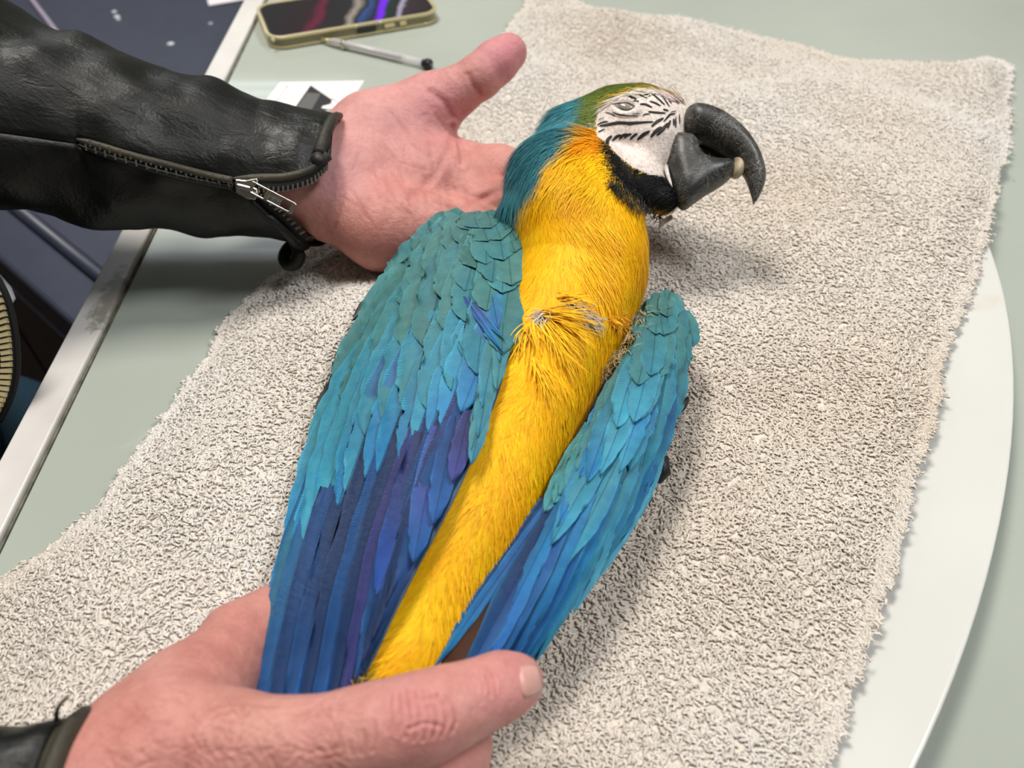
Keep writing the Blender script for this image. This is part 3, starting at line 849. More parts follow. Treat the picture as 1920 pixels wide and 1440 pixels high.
# ---------------------------------------------------------------- wings
def feather_mat():
    m, nt, b = new_mat('flight_feather')
    col = nd(nt, 'ShaderNodeVertexColor', layer_name='Col').outputs['Color']
    uvn = nd(nt, 'ShaderNodeUVMap', uv_map='UVMap').outputs['UV']
    sx = nd(nt, 'ShaderNodeSeparateXYZ'); lk(nt, uvn, sx.inputs[0])
    ab = nd(nt, 'ShaderNodeMath', operation='ABSOLUTE'); lk(nt, sx.outputs['X'], ab.inputs[0])
    ma = nd(nt, 'ShaderNodeMath', operation='MULTIPLY_ADD'); lk(nt, ab.outputs[0], ma.inputs[0]); ma.inputs[1].default_value = -1.5; lk(nt, sx.outputs['Y'], ma.inputs[2])
    nz = nd(nt, 'ShaderNodeTexNoise'); nz.inputs['Scale'].default_value = .35; lk(nt, uvn, nz.inputs['Vector'])
    m2 = nd(nt, 'ShaderNodeMath', operation='MULTIPLY_ADD'); lk(nt, nz.outputs['Fac'], m2.inputs[0]); m2.inputs[1].default_value = 1.6; lk(nt, ma.outputs[0], m2.inputs[2])
    fr = nd(nt, 'ShaderNodeMath', operation='MULTIPLY'); lk(nt, m2.outputs[0], fr.inputs[0]); fr.inputs[1].default_value = 2 * math.pi / 1.0
    sn = nd(nt, 'ShaderNodeMath', operation='SINE'); lk(nt, fr.outputs[0], sn.inputs[0])
    h = nd(nt, 'ShaderNodeMath', operation='MULTIPLY_ADD'); lk(nt, sn.outputs[0], h.inputs[0]); h.inputs[1].default_value = .5; h.inputs[2].default_value = .5
    lines = ramp(nt, h.outputs[0], [(0.0, (.68, .70, .72, 1)), (0.5, (1.0, 1.0, 1.0, 1)), (1.0, (1.2, 1.18, 1.15, 1))])
    c = mixc(nt, 'MULTIPLY', 1.0, col, lines)
    # mottling and the dark shaft
    g = ramp(nt, noise(nt, 170, 3), [(0.3, (.82, .84, .9, 1)), (0.7, (1.15, 1.12, 1.08, 1))])
    c = mixc(nt, 'MULTIPLY', 1.0, c, g)
    sh = ramp(nt, ab.outputs[0], [(0.0, (1, 1, 1, 1)), (0.16, (.8, .8, .8, 1)), (0.28, (0, 0, 0, 1))])
    c = mixc(nt, 'MULTIPLY', sh, c, (.45, .45, .5, 1))
    lk(nt, c, b.inputs['Base Color'])
    b.inputs['Roughness'].default_value = .48; b.inputs['Specular IOR Level'].default_value = .28
    bump(nt, b, h.outputs[0], .45, .0003)
    return m
M['feather'] = feather_mat()
M['feather_dark'] = simple('black_feather', (22, 24, 27), .5, nscale=300, namt=.4)

class Wing:
    def __init__(self, stations, name_mat, label, name='wing'):
        S = np.array(stations, float)          # xl, yl, xr, yr, zl, zm, zr
        self.S = S; self.n = len(S)
        ss = np.linspace(0, 1, 140); tt_ = np.linspace(-.18, 1.18, 60)
        A = polyline(S, ss)
        T_ = tt_[None, :]
        px = A[:, 0:1] * (1 - T_) + A[:, 2:3] * T_; py = A[:, 1:2] * (1 - T_) + A[:, 3:4] * T_
        zl, zm, zr = A[:, 4:5], A[:, 5:6], A[:, 6:7]
        b_ = 4 * zm - 3 * zl - zr; c_ = zr - zl - b_
        tc = np.clip(T_, -.05, 1.05)
        z = zl + b_ * tc + c_ * tc * tc
        self.px, self.py, self.z = px.ravel(), py.ravel(), z.ravel()
        self.label = label
        # solid wing underneath the feathers
        sel = (tt_ >= -.001) & (tt_ <= 1.001)
        top = P(px[:, sel], py[:, sel], z[:, sel] - .0012)
        ns, nt_ = top.shape[:2]
        fz = np.minimum(1, np.minimum(np.arange(nt_), np.arange(nt_)[::-1]) / 5.0)[None, :, None]
        fz = fz * np.minimum(1, np.arange(ns) / 6.0)[:, None, None]
        bot = top - np.array([0, 0, .0065]) * fz - np.array([0, 0, .0004])
        V = np.vstack([top.reshape(-1, 3), bot.reshape(-1, 3)]); o = ns * nt_
        f = []
        for i in range(ns - 1):
            for j in range(nt_ - 1):
                a_, b2, c2, d2 = i * nt_ + j, i * nt_ + j + 1, (i + 1) * nt_ + j + 1, (i + 1) * nt_ + j
                f.append((a_, d2, c2, b2)); f.append((o + a_, o + b2, o + c2, o + d2))
        for i in range(ns - 1):
            for j in (0, nt_ - 1):
                a_, d2 = i * nt_ + j, (i + 1) * nt_ + j
                f.append((a_, o + a_, o + d2, d2) if j == 0 else (a_, d2, o + d2, o + a_))
        for j in range(nt_ - 1):
            f.append((j, j + 1, o + j + 1, o + j)); e = (ns - 1) * nt_
            f.append((e + j, o + e + j, o + e + j + 1, e + j + 1))
        self.ob = mesh_obj(name, V, np.array(f), name_mat, macaw)
        self.ob['label'] = label
    def zat(self, x, y):
        d = (np.asarray(x)[..., None] - self.px) ** 2 + (np.asarray(y)[..., None] - self.py) ** 2
        k = np.argpartition(d, 4, axis=-1)[..., :5]
        w = 1 / (np.take_along_axis(d, k, -1) + 4.0)
        return (self.z[k] * w).sum(-1) / w.sum(-1)
    def feather(self, base, tip, w_px, layer, col, tipcol=None, bend=0.0, pointed=.5, mat=None, roll=0.0, edgecol=None, vane=0.0):
        if edgecol is None: edgecol = np.minimum(np.asarray(tipcol if tipcol is not None else col) * 1.35 + .02, 1)
        base = np.array(base, float); tip = np.array(tip, float)
        NV, NU = 17, 9
        vv = 1 - (1 - np.linspace(0, 1, NV)) ** 1.6; uu = np.array([-1, -.90, -.6, -.14, 0, .14, .6, .90, 1])
        d = tip - base; L_ = np.linalg.norm(d); d /= L_; nr = np.array([-d[1], d[0]])
        cen_ = base + np.outer(vv, tip - base) + np.outer(np.sin(vv * math.pi) * bend, nr)
        # outline: narrow root, full middle, rounded or pointed end
        v0_ = .72 - .32 * pointed; e_ = np.clip((vv - v0_) / (1 - v0_), 0, 1)
        prof_ = np.minimum(1, .5 + 1.3 * vv) * ((1 - pointed) * np.sqrt(np.clip(1 - e_ ** 2, 0, 1)) + pointed * (1 - e_ ** 1.7))
        prof_[-1] = .02
        jag = 1 + (.05 * RNG.normal(size=(NV, NU)) - .22 * (RNG.random((NV, NU)) < .07)) * (np.abs(uu)[None] > .8)
        hw = w_px / 2
        X = cen_[:, None, 0] + nr[0] * uu[None] * prof_[:, None] * hw * jag
        Y = cen_[:, None, 1] + nr[1] * uu[None] * prof_[:, None] * hw * jag
        X += d[0] * (-np.abs(uu[None]) ** 2 * hw * .12 * vv[:, None] ** 2); Y += d[1] * (-np.abs(uu[None]) ** 2 * hw * .12 * vv[:, None] ** 2)
        zc = self.zat(cen_[:, 0], cen_[:, 1])
        zz = .45 * self.zat(X, Y) + .55 * zc[:, None]
        lift = .00045 * layer + .0002 + .0009 * vv[:, None] ** 1.5 + .0005 * (1 - uu[None] ** 2) + roll * uu[None] * .0010
        W = P(X, Y, zz + lift)
        mm = 1000 * depth_of(W.reshape(-1, 3)).mean() / F
        uv = np.stack([np.broadcast_to(uu[None] * prof_[:, None] * hw * mm, X.shape), np.broadcast_to(vv[:, None] * L_ * mm, X.shape)], -1)
        c0 = np.asarray(col, float); c1 = np.asarray(tipcol if tipcol is not None else col, float)
        cc = c0 + (c1 - c0) * smooth01(.25, .95, vv)[:, None, None] * np.ones(NU)[None, :, None]
        if edgecol is not None:
            we_ = (.25 * smooth01(.3, .9, np.abs(uu)) + .75 * (np.abs(uu) > .95))[None, :, None]
            cc = cc * (1 - we_) + np.asarray(edgecol) * we_
        if vane: cc = cc * (1 - vane * smooth01(-.1, .25, uu))[None, :, None]
        cc = cc * (1 + .07 * RNG.normal())
        f = [(i * NU + j, (i + 1) * NU + j, (i + 1) * NU + j + 1, i * NU + j + 1) for i in range(NV - 1) for j in range(NU - 1)]
        V = W.reshape(-1, 3)
        nf = np.cross(V[f[60][1]] - V[f[60][0]], V[f[60][3]] - V[f[60][0]])
        f = np.array(f)
        if nf @ E_BACK < 0: f = f[:, ::-1]
        ob = mesh_obj('feather', V, f, mat or M['feather'], self.ob, cols=cc.reshape(-1, 3).clip(0, 1), uv=uv.reshape(-1, 2))
        return ob
    def row(self, tips, bases, n, w, layer, cols, tipcols=None, pointed=None, jit=6, bend=0, roll=.5, edge=None, mat=None, vane=0.0):
        if pointed is None: pointed = .05 if layer >= 2.6 else (.3 if layer >= 1.9 else .5)
        for i in range(n):
            f_ = i / max(n - 1, 1)
            tp = polyline(tips, f_) + RNG.normal(size=2) * jit; bs = polyline(bases, f_) + RNG.normal(size=2) * jit * .3
            c = cols[int(RNG.integers(len(cols)))] if not callable(cols) else cols(f_)
            tc = None if tipcols is None else (tipcols(f_) if callable(tipcols) else tipcols[int(RNG.integers(len(tipcols)))])
            e = None if edge is None else edge
            self.feather(bs, tp, w * (.92 + .16 * RNG.random()), layer + .25 * (i % 2), c, tc, bend=bend + RNG.normal() * 2, pointed=pointed, roll=roll, edgecol=e, mat=mat, vane=vane)

tealg, teal, tealb = lin((70, 120, 118)), lin((62, 124, 132)), lin((56, 130, 152))
azure, turq, cyan = lin((34, 122, 178)), lin((60, 152, 182)), lin((84, 178, 210))
blue, deep, viol, dviol = lin((28, 86, 152)), lin((24, 60, 112)), lin((60, 68, 138)), lin((42, 48, 98))
M['wing_base'] = simple('wing_underlay_blue', (34, 64, 92), .6, nscale=90, namt=.4)  # dark blue of the solid wing beneath the feathers
M['wing_base2'] = simple('wing_underside_brown', (62, 32, 14), .6, nscale=90, namt=.4)
WL = Wing([(872, 401, 935, 401, .060, .064, .066), (820, 427, 970, 446, .052, .069, .070), (760, 502, 974, 540, .044, .070, .074), (692, 602, 962, 640, .037, .069, .077), (643, 702, 938, 730, .034, .067, .078),
           (602, 802, 905, 818, .032, .065, .078), (570, 900, 870, 900, .032, .062, .076), (541, 985, 828, 985, .033, .060, .074), (516, 1062, 785, 1065, .036, .058, .070), (492, 1150, 742, 1150, .040, .056, .066),
           (472, 1235, 702, 1235, .042, .053, .060), (456, 1320, 650, 1320, .042, .050, .054), (444, 1410, 600, 1410, .040, .046, .048)], M['wing_base'], 'broad folded wing')
WL.row([(676, 590), (655, 632), (632, 680), (612, 730), (592, 790)], [(740, 525), (712, 565), (690, 610), (668, 655), (650, 700)], 9, 26, -1.5, [BLK], mat=M['feather_dark'], jit=4)
WL.row([(700, 552), (738, 500), (768, 458), (798, 430)], [(752, 500), (786, 455), (808, 432), (835, 415)], 6, 24, -1.2, [BLK], mat=M['feather_dark'], jit=4)
prim = lambda f: [turq, azure, blue, deep, deep, blue, deep, viol, deep, blue, dviol, deep, blue, viol, blue][min(int(f * 14.99), 14)]
WL.row([(452, 1400), (490, 1405), (540, 1400), (590, 1390), (640, 1330), (680, 1260), (695, 1215), (716, 1165), (738, 1110)], [(618, 805), (655, 785), (705, 765), (760, 750), (800, 740), (842, 725), (866, 715), (884, 700), (896, 690)], 15, 60, 0, prim,
       lambda f: [blue, blue, deep, blue, deep, blue, deep, viol, blue, deep, blue, deep, blue, deep, blue][min(int(f * 14.99), 14)], pointed=.7, roll=.9, jit=4, vane=.45)
WL.feather((470, 1180), (455, 1345), 30, -.6, blue, blue)
# violet-blue tertial with a dark shaft, and its neighbours
WL.feather((822, 800), (775, 1058), 52, 1.8, viol, blue, roll=.6)
WL.feather((790, 810), (706, 1118), 74, 2.6, dviol, lin((44, 84, 168)), bend=-12, roll=.5, edgecol=lin((52, 96, 176)))
WL.feather((855, 780), (812, 985), 46, 1.6, deep, blue, roll=.6)
WL.feather((880, 770), (848, 905), 38, 1.6, dviol, viol, roll=.6)
WL.row([(484, 1190), (497, 1140), (520, 1090), (548, 1062)], [(628, 770), (645, 735), (672, 705), (700, 690)], 5, 40, .9, [turq, cyan], [turq, azure], pointed=.8, roll=.8, jit=3)
WL.feather((606, 820), (488, 1190), 36, 1.1, turq, lin((66, 152, 196)), pointed=.9, roll=.4)
WL.feather((596, 880), (474, 1262), 26, 1.0, turq, azure, pointed=.9, roll=.3)
WL.feather((630, 800), (520, 1120), 40, 1.2, turq, turq, pointed=.9, roll=.4)
WL.row([(538, 1050), (572, 1000), (612, 955), (650, 925), (690, 905), (735, 870), (780, 845), (820, 800), (858, 790)], [(655, 700), (690, 650), (730, 620), (770, 605), (810, 590), (850, 575), (885, 565), (915, 560), (940, 560)], 12, 66, 1.3,
       [tealb, teal, lin((62, 100, 150))], [azure, turq, lin((48, 128, 180))], roll=.8, edge=lin((66, 158, 190)), jit=7)
WL.row([(872, 880), (886, 838), (906, 790), (926, 735), (940, 690)], [(914, 690), (926, 650), (938, 600), (950, 550), (960, 505)], 6, 36, 1.7, [tealg, teal], [teal, tealb], roll=.6)
WL.row([(590, 870), (640, 830), (690, 815), (740, 790), (790, 770), (835, 740), (885, 705), (932, 672)], [(690, 640), (730, 600), (765, 585), (800, 565), (840, 550), (875, 535), (912, 525), (950, 515)], 9, 72, 2.0, [teal, tealg, tealb], [tealb, teal], roll=.7, edge=lin((64, 148, 170)))
WL.row([(640, 730), (685, 712), (738, 668), (795, 650), (848, 622), (893, 590), (945, 560)], [(735, 548), (765, 525), (800, 505), (840, 488), (880, 475), (915, 468), (952, 455)], 9, 66, 2.7, [tealg, teal], [teal, tealg], roll=.5, edge=lin((70, 140, 146)))
WL.row([(684, 628), (728, 605), (790, 588), (848, 565), (900, 542), (960, 530)], [(780, 488), (802, 472), (840, 456), (880, 446), (916, 436), (954, 432)], 8, 64, 3.3, [tealg, teal], [tealg, teal], roll=.4, edge=lin((76, 140, 140)))
WL.row([(728, 545), (785, 540), (838, 518), (890, 505), (935, 492), (970, 482)], [(808, 440), (830, 432), (860, 424), (890, 418), (920, 416), (952, 420)], 8, 58, 3.8, [tealg, teal], [tealg, teal], roll=.4, edge=lin((78, 140, 138)))
WL.row([(775, 488), (818, 482), (860, 466), (900, 455), (938, 450), (972, 452)], [(830, 418), (850, 408), (870, 402), (890, 400), (915, 400), (946, 408)], 7, 54, 4.2, [tealg, teal], [tealg], roll=.3, edge=lin((80, 140, 138)))
WL.row([(812, 445), (850, 434), (885, 428), (920, 428), (956, 432)], [(848, 402), (866, 397), (885, 395), (905, 395), (932, 399)], 6, 48, 4.5, [tealg], [tealg, teal], roll=.3, edge=lin((80, 138, 134)))
WL.row([(795, 462), (756, 520), (718, 578), (688, 630), (660, 690), (640, 742), (618, 800)], [(828, 420), (795, 460), (757, 515), (722, 572), (692, 630), (668, 690), (646, 745)], 14, 28, 3.4, [tealg, teal], [teal], roll=.2, jit=3)
WL.feather((862, 545), (946, 664), 16, 5.2, lin((60, 90, 150)), azure, pointed=1.0)
WL.feather((880, 560), (948, 640), 14, 5.0, lin((70, 96, 150)), azure, pointed=1.0)
WL.feather((828, 560), (876, 680), 26, 4.2, teal, tealb, pointed=1.0)
WL.feather((912, 500), (935, 620), 34, 3.2, tealb, lin((52, 112, 168)), pointed=.9)

WR = Wing([(1226, 552, 1262, 544, .052, .056, .054), (1206, 588, 1290, 598, .052, .062, .052), (1172, 640, 1294, 660, .052, .066, .050), (1137, 720, 1282, 745, .052, .068, .048), (1100, 792, 1257, 830, .053, .068, .046),
           (1050, 880, 1217, 915, .053, .067, .045), (1000, 948, 1172, 1000, .053, .066, .044), (958, 1012, 1122, 1075, .053, .064, .044), (914, 1078, 1070, 1147, .053, .062, .044), (868, 1152, 1012, 1222, .052, .059, .044),
           (808, 1248, 950, 1292, .048, .054, .042), (755, 1335, 890, 1370, .044, .048, .040)], M['wing_base2'], 'narrow folded wing')
WR.row([(762, 1300), (786, 1278), (806, 1262)], [(1004, 930), (1018, 936), (1040, 930)], 3, 27, 0, lambda f: [viol, deep, blue][min(int(f * 2.99), 2)], lambda f: [tealb, azure, azure][min(int(f * 2.99), 2)], pointed=.8, jit=1)
WR.row([(862, 1300), (895, 1300), (930, 1290), (968, 1270), (1000, 1240), (1014, 1222)], [(1036, 950), (1075, 932), (1112, 918), (1150, 905), (1180, 890), (1205, 870)], 9, 44, .1,
       lambda f: [deep, azure, blue, azure, blue, azure, turq, cyan, cyan][min(int(f * 8.99), 8)], lambda f: [blue, lin((30, 96, 190)), blue, blue, blue, azure, turq, turq, cyan][min(int(f * 8.99), 8)], pointed=.7, roll=-.8, jit=3, edge=lin((60, 134, 190)), vane=.25)
WR.row([(1240, 850), (1203, 948), (1145, 1050), (1075, 1150)], [(1284, 690), (1256, 790), (1222, 880), (1160, 990)], 6, 24, .9, [turq, cyan], [cyan], pointed=.8, jit=3)  # cyan outer edge: the sky's reflection put into the feather colour
WR.row([(1046, 985), (1036, 1030), (1050, 1078), (1085, 1075), (1120, 1060), (1165, 1000)], [(1120, 820), (1150, 830), (1180, 850), (1200, 860), (1215, 860), (1235, 830)], 7, 48, 1.0, [tealb, azure], [azure, lin((40, 128, 196)), turq], pointed=.8, roll=-.7, edge=lin((66, 150, 200)))
WR.row([(1022, 950), (1048, 942), (1076, 915)], [(1108, 795), (1124, 788), (1140, 768)], 4, 40, 1.6, [teal, tealg], [lin((64, 140, 150))], pointed=.3)
WR.row([(1072, 905), (1105, 900), (1150, 880), (1185, 890), (1216, 915)], [(1150, 715), (1180, 710), (1212, 715), (1240, 722), (1264, 722)], 7, 46, 1.6, [tealb, azure, lin((44, 104, 158))], [azure, turq], pointed=.7, roll=-.6, edge=lin((70, 154, 190)))
WR.row([(1148, 742), (1128, 792), (1094, 862), (1062, 908)], [(1208, 632), (1180, 676), (1156, 726), (1122, 790)], 6, 34, 1.9, [lin((84, 128, 124)), teal], [tealg, teal], jit=3)
WR.row([(1165, 800), (1190, 792), (1218, 785), (1250, 805)], [(1212, 640), (1230, 648), (1250, 650), (1276, 662)], 5, 50, 2.4, [teal, tealb], [tealb, turq], roll=-.5, edge=lin((72, 152, 180)))
WR.row([(1200, 712), (1225, 702), (1252, 704), (1278, 698)], [(1218, 596), (1234, 592), (1255, 592), (1280, 605)], 5, 48, 2.9, [tealg, teal], [teal, tealb], roll=-.4, edge=lin((70, 146, 164)))
WR.row([(1206, 640), (1228, 632), (1252, 632), (1270, 638), (1290, 645)], [(1222, 568), (1238, 558), (1252, 556), (1266, 558), (1284, 580)], 6, 38, 3.4, [tealg, teal], [teal], roll=-.3, edge=lin((74, 144, 154)))
WR.row([(1220, 592), (1245, 590), (1272, 596)], [(1232, 550), (1248, 546), (1264, 549)], 5, 30, 3.9, [tealg], [tealg, teal], edge=lin((80, 144, 148)))

# ================================================================== the person: hands, leather jacket, trousers
person = empty('person', 'person in a black leather jacket holding the macaw with both hands', 'person')
def skin_mat():
    m, nt, b = new_mat('skin')
    a = nd(nt, 'ShaderNodeVertexColor', layer_name='Col').outputs['Color']
    g = ramp(nt, noise(nt, 75, 4, .6), [(0.3, (.90, .80, .80, 1)), (0.7, (1.08, 1.09, 1.09, 1))])
    g2 = ramp(nt, noise(nt, 420, 3, .6), [(0.3, (.94, .91, .91, 1)), (0.7, (1.05, 1.05, 1.05, 1))])
    a = mixc(nt, 'MULTIPLY', 1.0, mixc(nt, 'MULTIPLY', 1.0, a, g), g2)
    lk(nt, a, b.inputs['Base Color'])
    b.inputs['Roughness'].default_value = .48; b.inputs['Specular IOR Level'].default_value = .4
    b.inputs['Subsurface Weight'].default_value = .10
    b.inputs['Subsurface Radius'].default_value = (1.0, .35, .22); b.inputs['Subsurface Scale'].default_value = .004
    v = nd(nt, 'ShaderNodeTexVoronoi'); v.inputs['Scale'].default_value = 900; lk(nt, tex_coord(nt), v.inputs['Vector'])
    n1 = bump(nt, b, v.outputs['Distance'], .16, .0003)
    bump(nt, b, noise(nt, 240, 6, .7), .8, .0011, n1)
    return m
M['skin'] = skin_mat()
M['nail'] = simple('fingernail', (214, 160, 150), .28, nscale=200, namt=.06, coat=.2)
SK = lin((205, 150, 140)); SKP = lin((208, 146, 148)); SKD = lin((186, 118, 108)); SKR = lin((200, 120, 115))
def creases(v, N, lines):
    """grooves pressed into the surface along lines of photo pixels: (points, width px, depth m)"""
    px, py = proj(v); fc = np.clip((N @ E_BACK) * 2, 0, 1)
    off = np.zeros(len(v)); red = np.zeros(len(v))
    for pl, w, dep in lines:
        pl = np.array(pl, float)
        c = polyline(pl, np.linspace(0, 1, 14)) if len(pl) > 2 else pl
        lo_, hi_ = c.min(0) - 4 * w, c.max(0) + 4 * w
        k = (px > lo_[0]) & (px < hi_[0]) & (py > lo_[1]) & (py < hi_[1])
        d = seg_dist(px[k], py[k], c, closed=False)
        g = np.exp(-(d / w) ** 2)
        off[k] += -dep * g + dep * .35 * np.exp(-((d - 2.2 * w) / (1.1 * w)) ** 2)
        red[k] += g * np.sign(dep)
    return v + N * (off * fc)[:, None], np.clip(red, 0, 1) * fc
def hand_obj(S, name, lines, colfn, label):
    v, f = S.mesh(3)
    N = vnormals(v, f)
    v, red = creases(v, N, lines)
    px, py = proj(v)
    c = colfn(px, py, v)
    c = c * (1 - .16 * red[:, None] * np.array([.55, 1, 1]))
    o = mesh_obj(name, v, f, M['skin'], person, cols=c.clip(0, 1))
    o['label'] = label
    return o, bvh_of(v, f)
def gl(px, py, x, y, r):
    return np.exp(-(((px - x) ** 2 + (py - y) ** 2) / r ** 2))[:, None]

# ---- open palm under the neck
S = SDF((-.30, .33, .008), (.085, .56, .125), .0009)
ch = lambda k, *p: S.chain([K(*q) for q in p], k)
ch(.010, (430, 325, .062, 92), (520, 335, .056, 88), (600, 348, .050, 86), (660, 345, .046, 92))
ch(.012, (640, 300, .054, 72), (700, 260, .056, 78), (765, 236, .056, 72))          # ball of the thumb
ch(.012, (650, 395, .042, 66), (720, 425, .038, 76), (800, 430, .036, 70))          # heel of the hand
ch(.012, (680, 340, .044, 80), (780, 340, .038, 78), (880, 345, .036, 62))          # palm
ch(.010, (800, 300, .040, 58), (870, 318, .038, 50))
ch(.009, (765, 232, .058, 68), (812, 196, .066, 53), (856, 172, .074, 43))          # thumb
ch(.004, (856, 172, .074, 43), (900, 143, .082, 40), (930, 117, .087, 39), (953, 99, .090, 35))
for pts_ in ([(860, 322, .038, 52), (935, 322, .038, 48), (1000, 338, .037, 46), (1070, 352, .036, 43), (1130, 365, .036, 38)],
             [(870, 372, .034, 52), (950, 392, .033, 48), (1040, 412, .033, 47), (1110, 430, .033, 44), (1170, 446, .033, 38)],
             [(850, 420, .032, 52), (930, 450, .031, 48), (1010, 478, .031, 46), (1080, 500, .031, 43), (1130, 515, .031, 37)],
             [(810, 450, .031, 48), (870, 487, .030, 42), (930, 515, .030, 40), (985, 540, .030, 37), (1025, 556, .030, 32)]):
    ch(.004, *pts_)
up_lines = [([(848, 238), (857, 258), (866, 282), (866, 305)], 5, .0011), ([(846, 252), (836, 290), (812, 330), (770, 372)], 7, .0005),
            ([(806, 172), (832, 192), (846, 218)], 6, .0006), ([(878, 140), (886, 158), (898, 174)], 5, .0004),
            ([(634, 310), (644, 345), (638, 385), (628, 425)], 6, .0005), ([(905, 372), (930, 358), (955, 352)], 6, .0008), ([(852, 402), (890, 378), (925, 366)], 6, .0004)]
RNGU = np.random.default_rng(9)
for i in range(40):
    x, y = 660 + 230 * RNGU.random(), 215 + 200 * RNGU.random(); a_ = -.9 + .5 * RNGU.normal(); l_ = 14 + 16 * RNGU.random()
    up_lines.append(([(x - l_ * math.cos(a_), y + l_ * math.sin(a_)), (x, y), (x + l_ * math.cos(a_), y - l_ * math.sin(a_))], 3.5, .00016))
def col_up(px, py, v):
    c = np.tile(SK, (len(px), 1))
    c = c * (1 - .55 * gl(px, py, 720, 250, 130)) + lin((214, 158, 160)) * .55 * gl(px, py, 720, 250, 130)
    t_ = .8 * np.maximum(gl(px, py, 950, 100, 60), .6 * gl(px, py, 830, 190, 70)); c = c * (1 - t_) + lin((202, 128, 140)) * t_
    t_ = .6 * np.maximum(gl(px, py, 720, 420, 140), gl(px, py, 920, 330, 90)); c = c * (1 - t_) + lin((203, 134, 122)) * t_
    t_ = .35 * gl(px, py, 615, 330, 60); c = c * (1 - t_) + lin((168, 130, 150)) * t_
    return c
upper_hand, ub = hand_obj(S, 'hand', up_lines, col_up, 'open palm with the thumb raised, under the neck of the bird')

# ---- hand closed round the tail
S = SDF((-.26, .016, .006), (.05, .235, .112), .00064)
ch(.010, (0, 1580, .060, 120), (130, 1535, .062, 124), (240, 1462, .063, 126), (330, 1408, .062, 120), (430, 1400, .063, 98))
ch(.010, (220, 1465, .060, 120), (305, 1378, .057, 108), (360, 1310, .050, 92), (408, 1262, .044, 78))      # towards the thumb
ch(.005, (408, 1262, .044, 78), (450, 1205, .036, 72), (500, 1172, .031, 62), (560, 1130, .029, 54), (600, 1100, .029, 46))   # thumb under the wing
ch(.008, (330, 1420, .066, 105), (460, 1408, .071, 88), (560, 1398, .074, 76), (680, 1372, .076, 72), (740, 1360, .077, 76))
ch(.0045, (740, 1360, .077, 76), (795, 1346, .077, 79), (850, 1324, .075, 70), (905, 1302, .072, 61), (945, 1285, .069, 57), (972, 1277, .067, 47))   # forefinger
ch(.005, (400, 1500, .056, 105), (560, 1530, .060, 90), (700, 1530, .060, 80), (790, 1490, .054, 76), (845, 1430, .046, 66), (868, 1395, .042, 56))     # second finger, bent below
ch(.005, (380, 1600, .048, 100), (560, 1640, .050, 88), (700, 1620, .048, 78), (780, 1570, .042, 70), (800, 1530, .036, 56))
ch(.005, (360, 1690, .044, 90), (520, 1720, .044, 78), (640, 1690, .042, 68), (700, 1640, .036, 55))
lo_lines = [([(452, 1312), (480, 1318), (520, 1322)], 5, .0008), ([(425, 1290), (440, 1316), (455, 1340)], 7, .0010)]
for i, x in enumerate((742, 755, 768, 782, 796, 810, 824, 838)):
    bow = (x - 790) * .22
    lo_lines.append(([(x - 6 + bow * .3, 1292 + abs(i - 3.5) * 4), (x + bow, 1322), (x + 4 + bow * 1.2, 1352), (x - 4 + bow, 1392 - abs(i - 3.5) * 5)], 2.6, .00085 - .00007 * abs(i - 3.5)))
lo_lines += [([(770, 1300), (790, 1312), (820, 1306)], 3, .0005), ([(765, 1368), (795, 1356), (828, 1362)], 3, .0005),
             ([(912, 1268), (918, 1288), (920, 1306)], 2.6, .0009), ([(922, 1262), (928, 1280), (930, 1298)], 2.2, .0005), ([(905, 1280), (908, 1296)], 2.2, .0004),
             ([(700, 1352), (704, 1385), (698, 1410)], 3, .0005), ([(680, 1370), (684, 1395), (676, 1415)], 3, .0004), ([(655, 1390), (660, 1415)], 3, .0004)]
RNGL = np.random.default_rng(5)
for i in range(150):
    x, y = 180 + 480 * RNGL.random(), 1285 + 150 * RNGL.random()
    if y < 1480 - .62 * x: continue
    dx, dy = 12 + 14 * RNGL.random(), 16 * RNGL.normal()
    lo_lines.append(([(x - dx, y - dy), (x, y + 3 * RNGL.normal()), (x + dx, y + dy)], 3.0, .00020))
# tendon ridges
lo_lines += [([(250, 1400), (380, 1375), (520, 1385)], 26, -.0006), ([(300, 1340), (360, 1280), (420, 1215)], 22, -.0006), ([(380, 1350), (460, 1352), (540, 1350)], 16, -.0003)]
def col_lo(px, py, v):
    c = np.tile(lin((206, 148, 138)), (len(px), 1))
    t_ = .7 * np.maximum(gl(px, py, 950, 1280, 90), gl(px, py, 790, 1345, 80)); c = c * (1 - t_) + lin((208, 140, 138)) * t_
    t_ = .6 * np.maximum(gl(px, py, 430, 1220, 110), gl(px, py, 220, 1370, 120)); c = c * (1 - t_) + lin((192, 124, 112)) * t_
    t_ = .5 * gl(px, py, 480, 1340, 60); c = c * (1 - t_) + lin((208, 158, 142)) * t_
    return c
lower_hand, lb = hand_obj(S, 'hand', lo_lines, col_lo, 'hand closed round the tail with the forefinger across it')

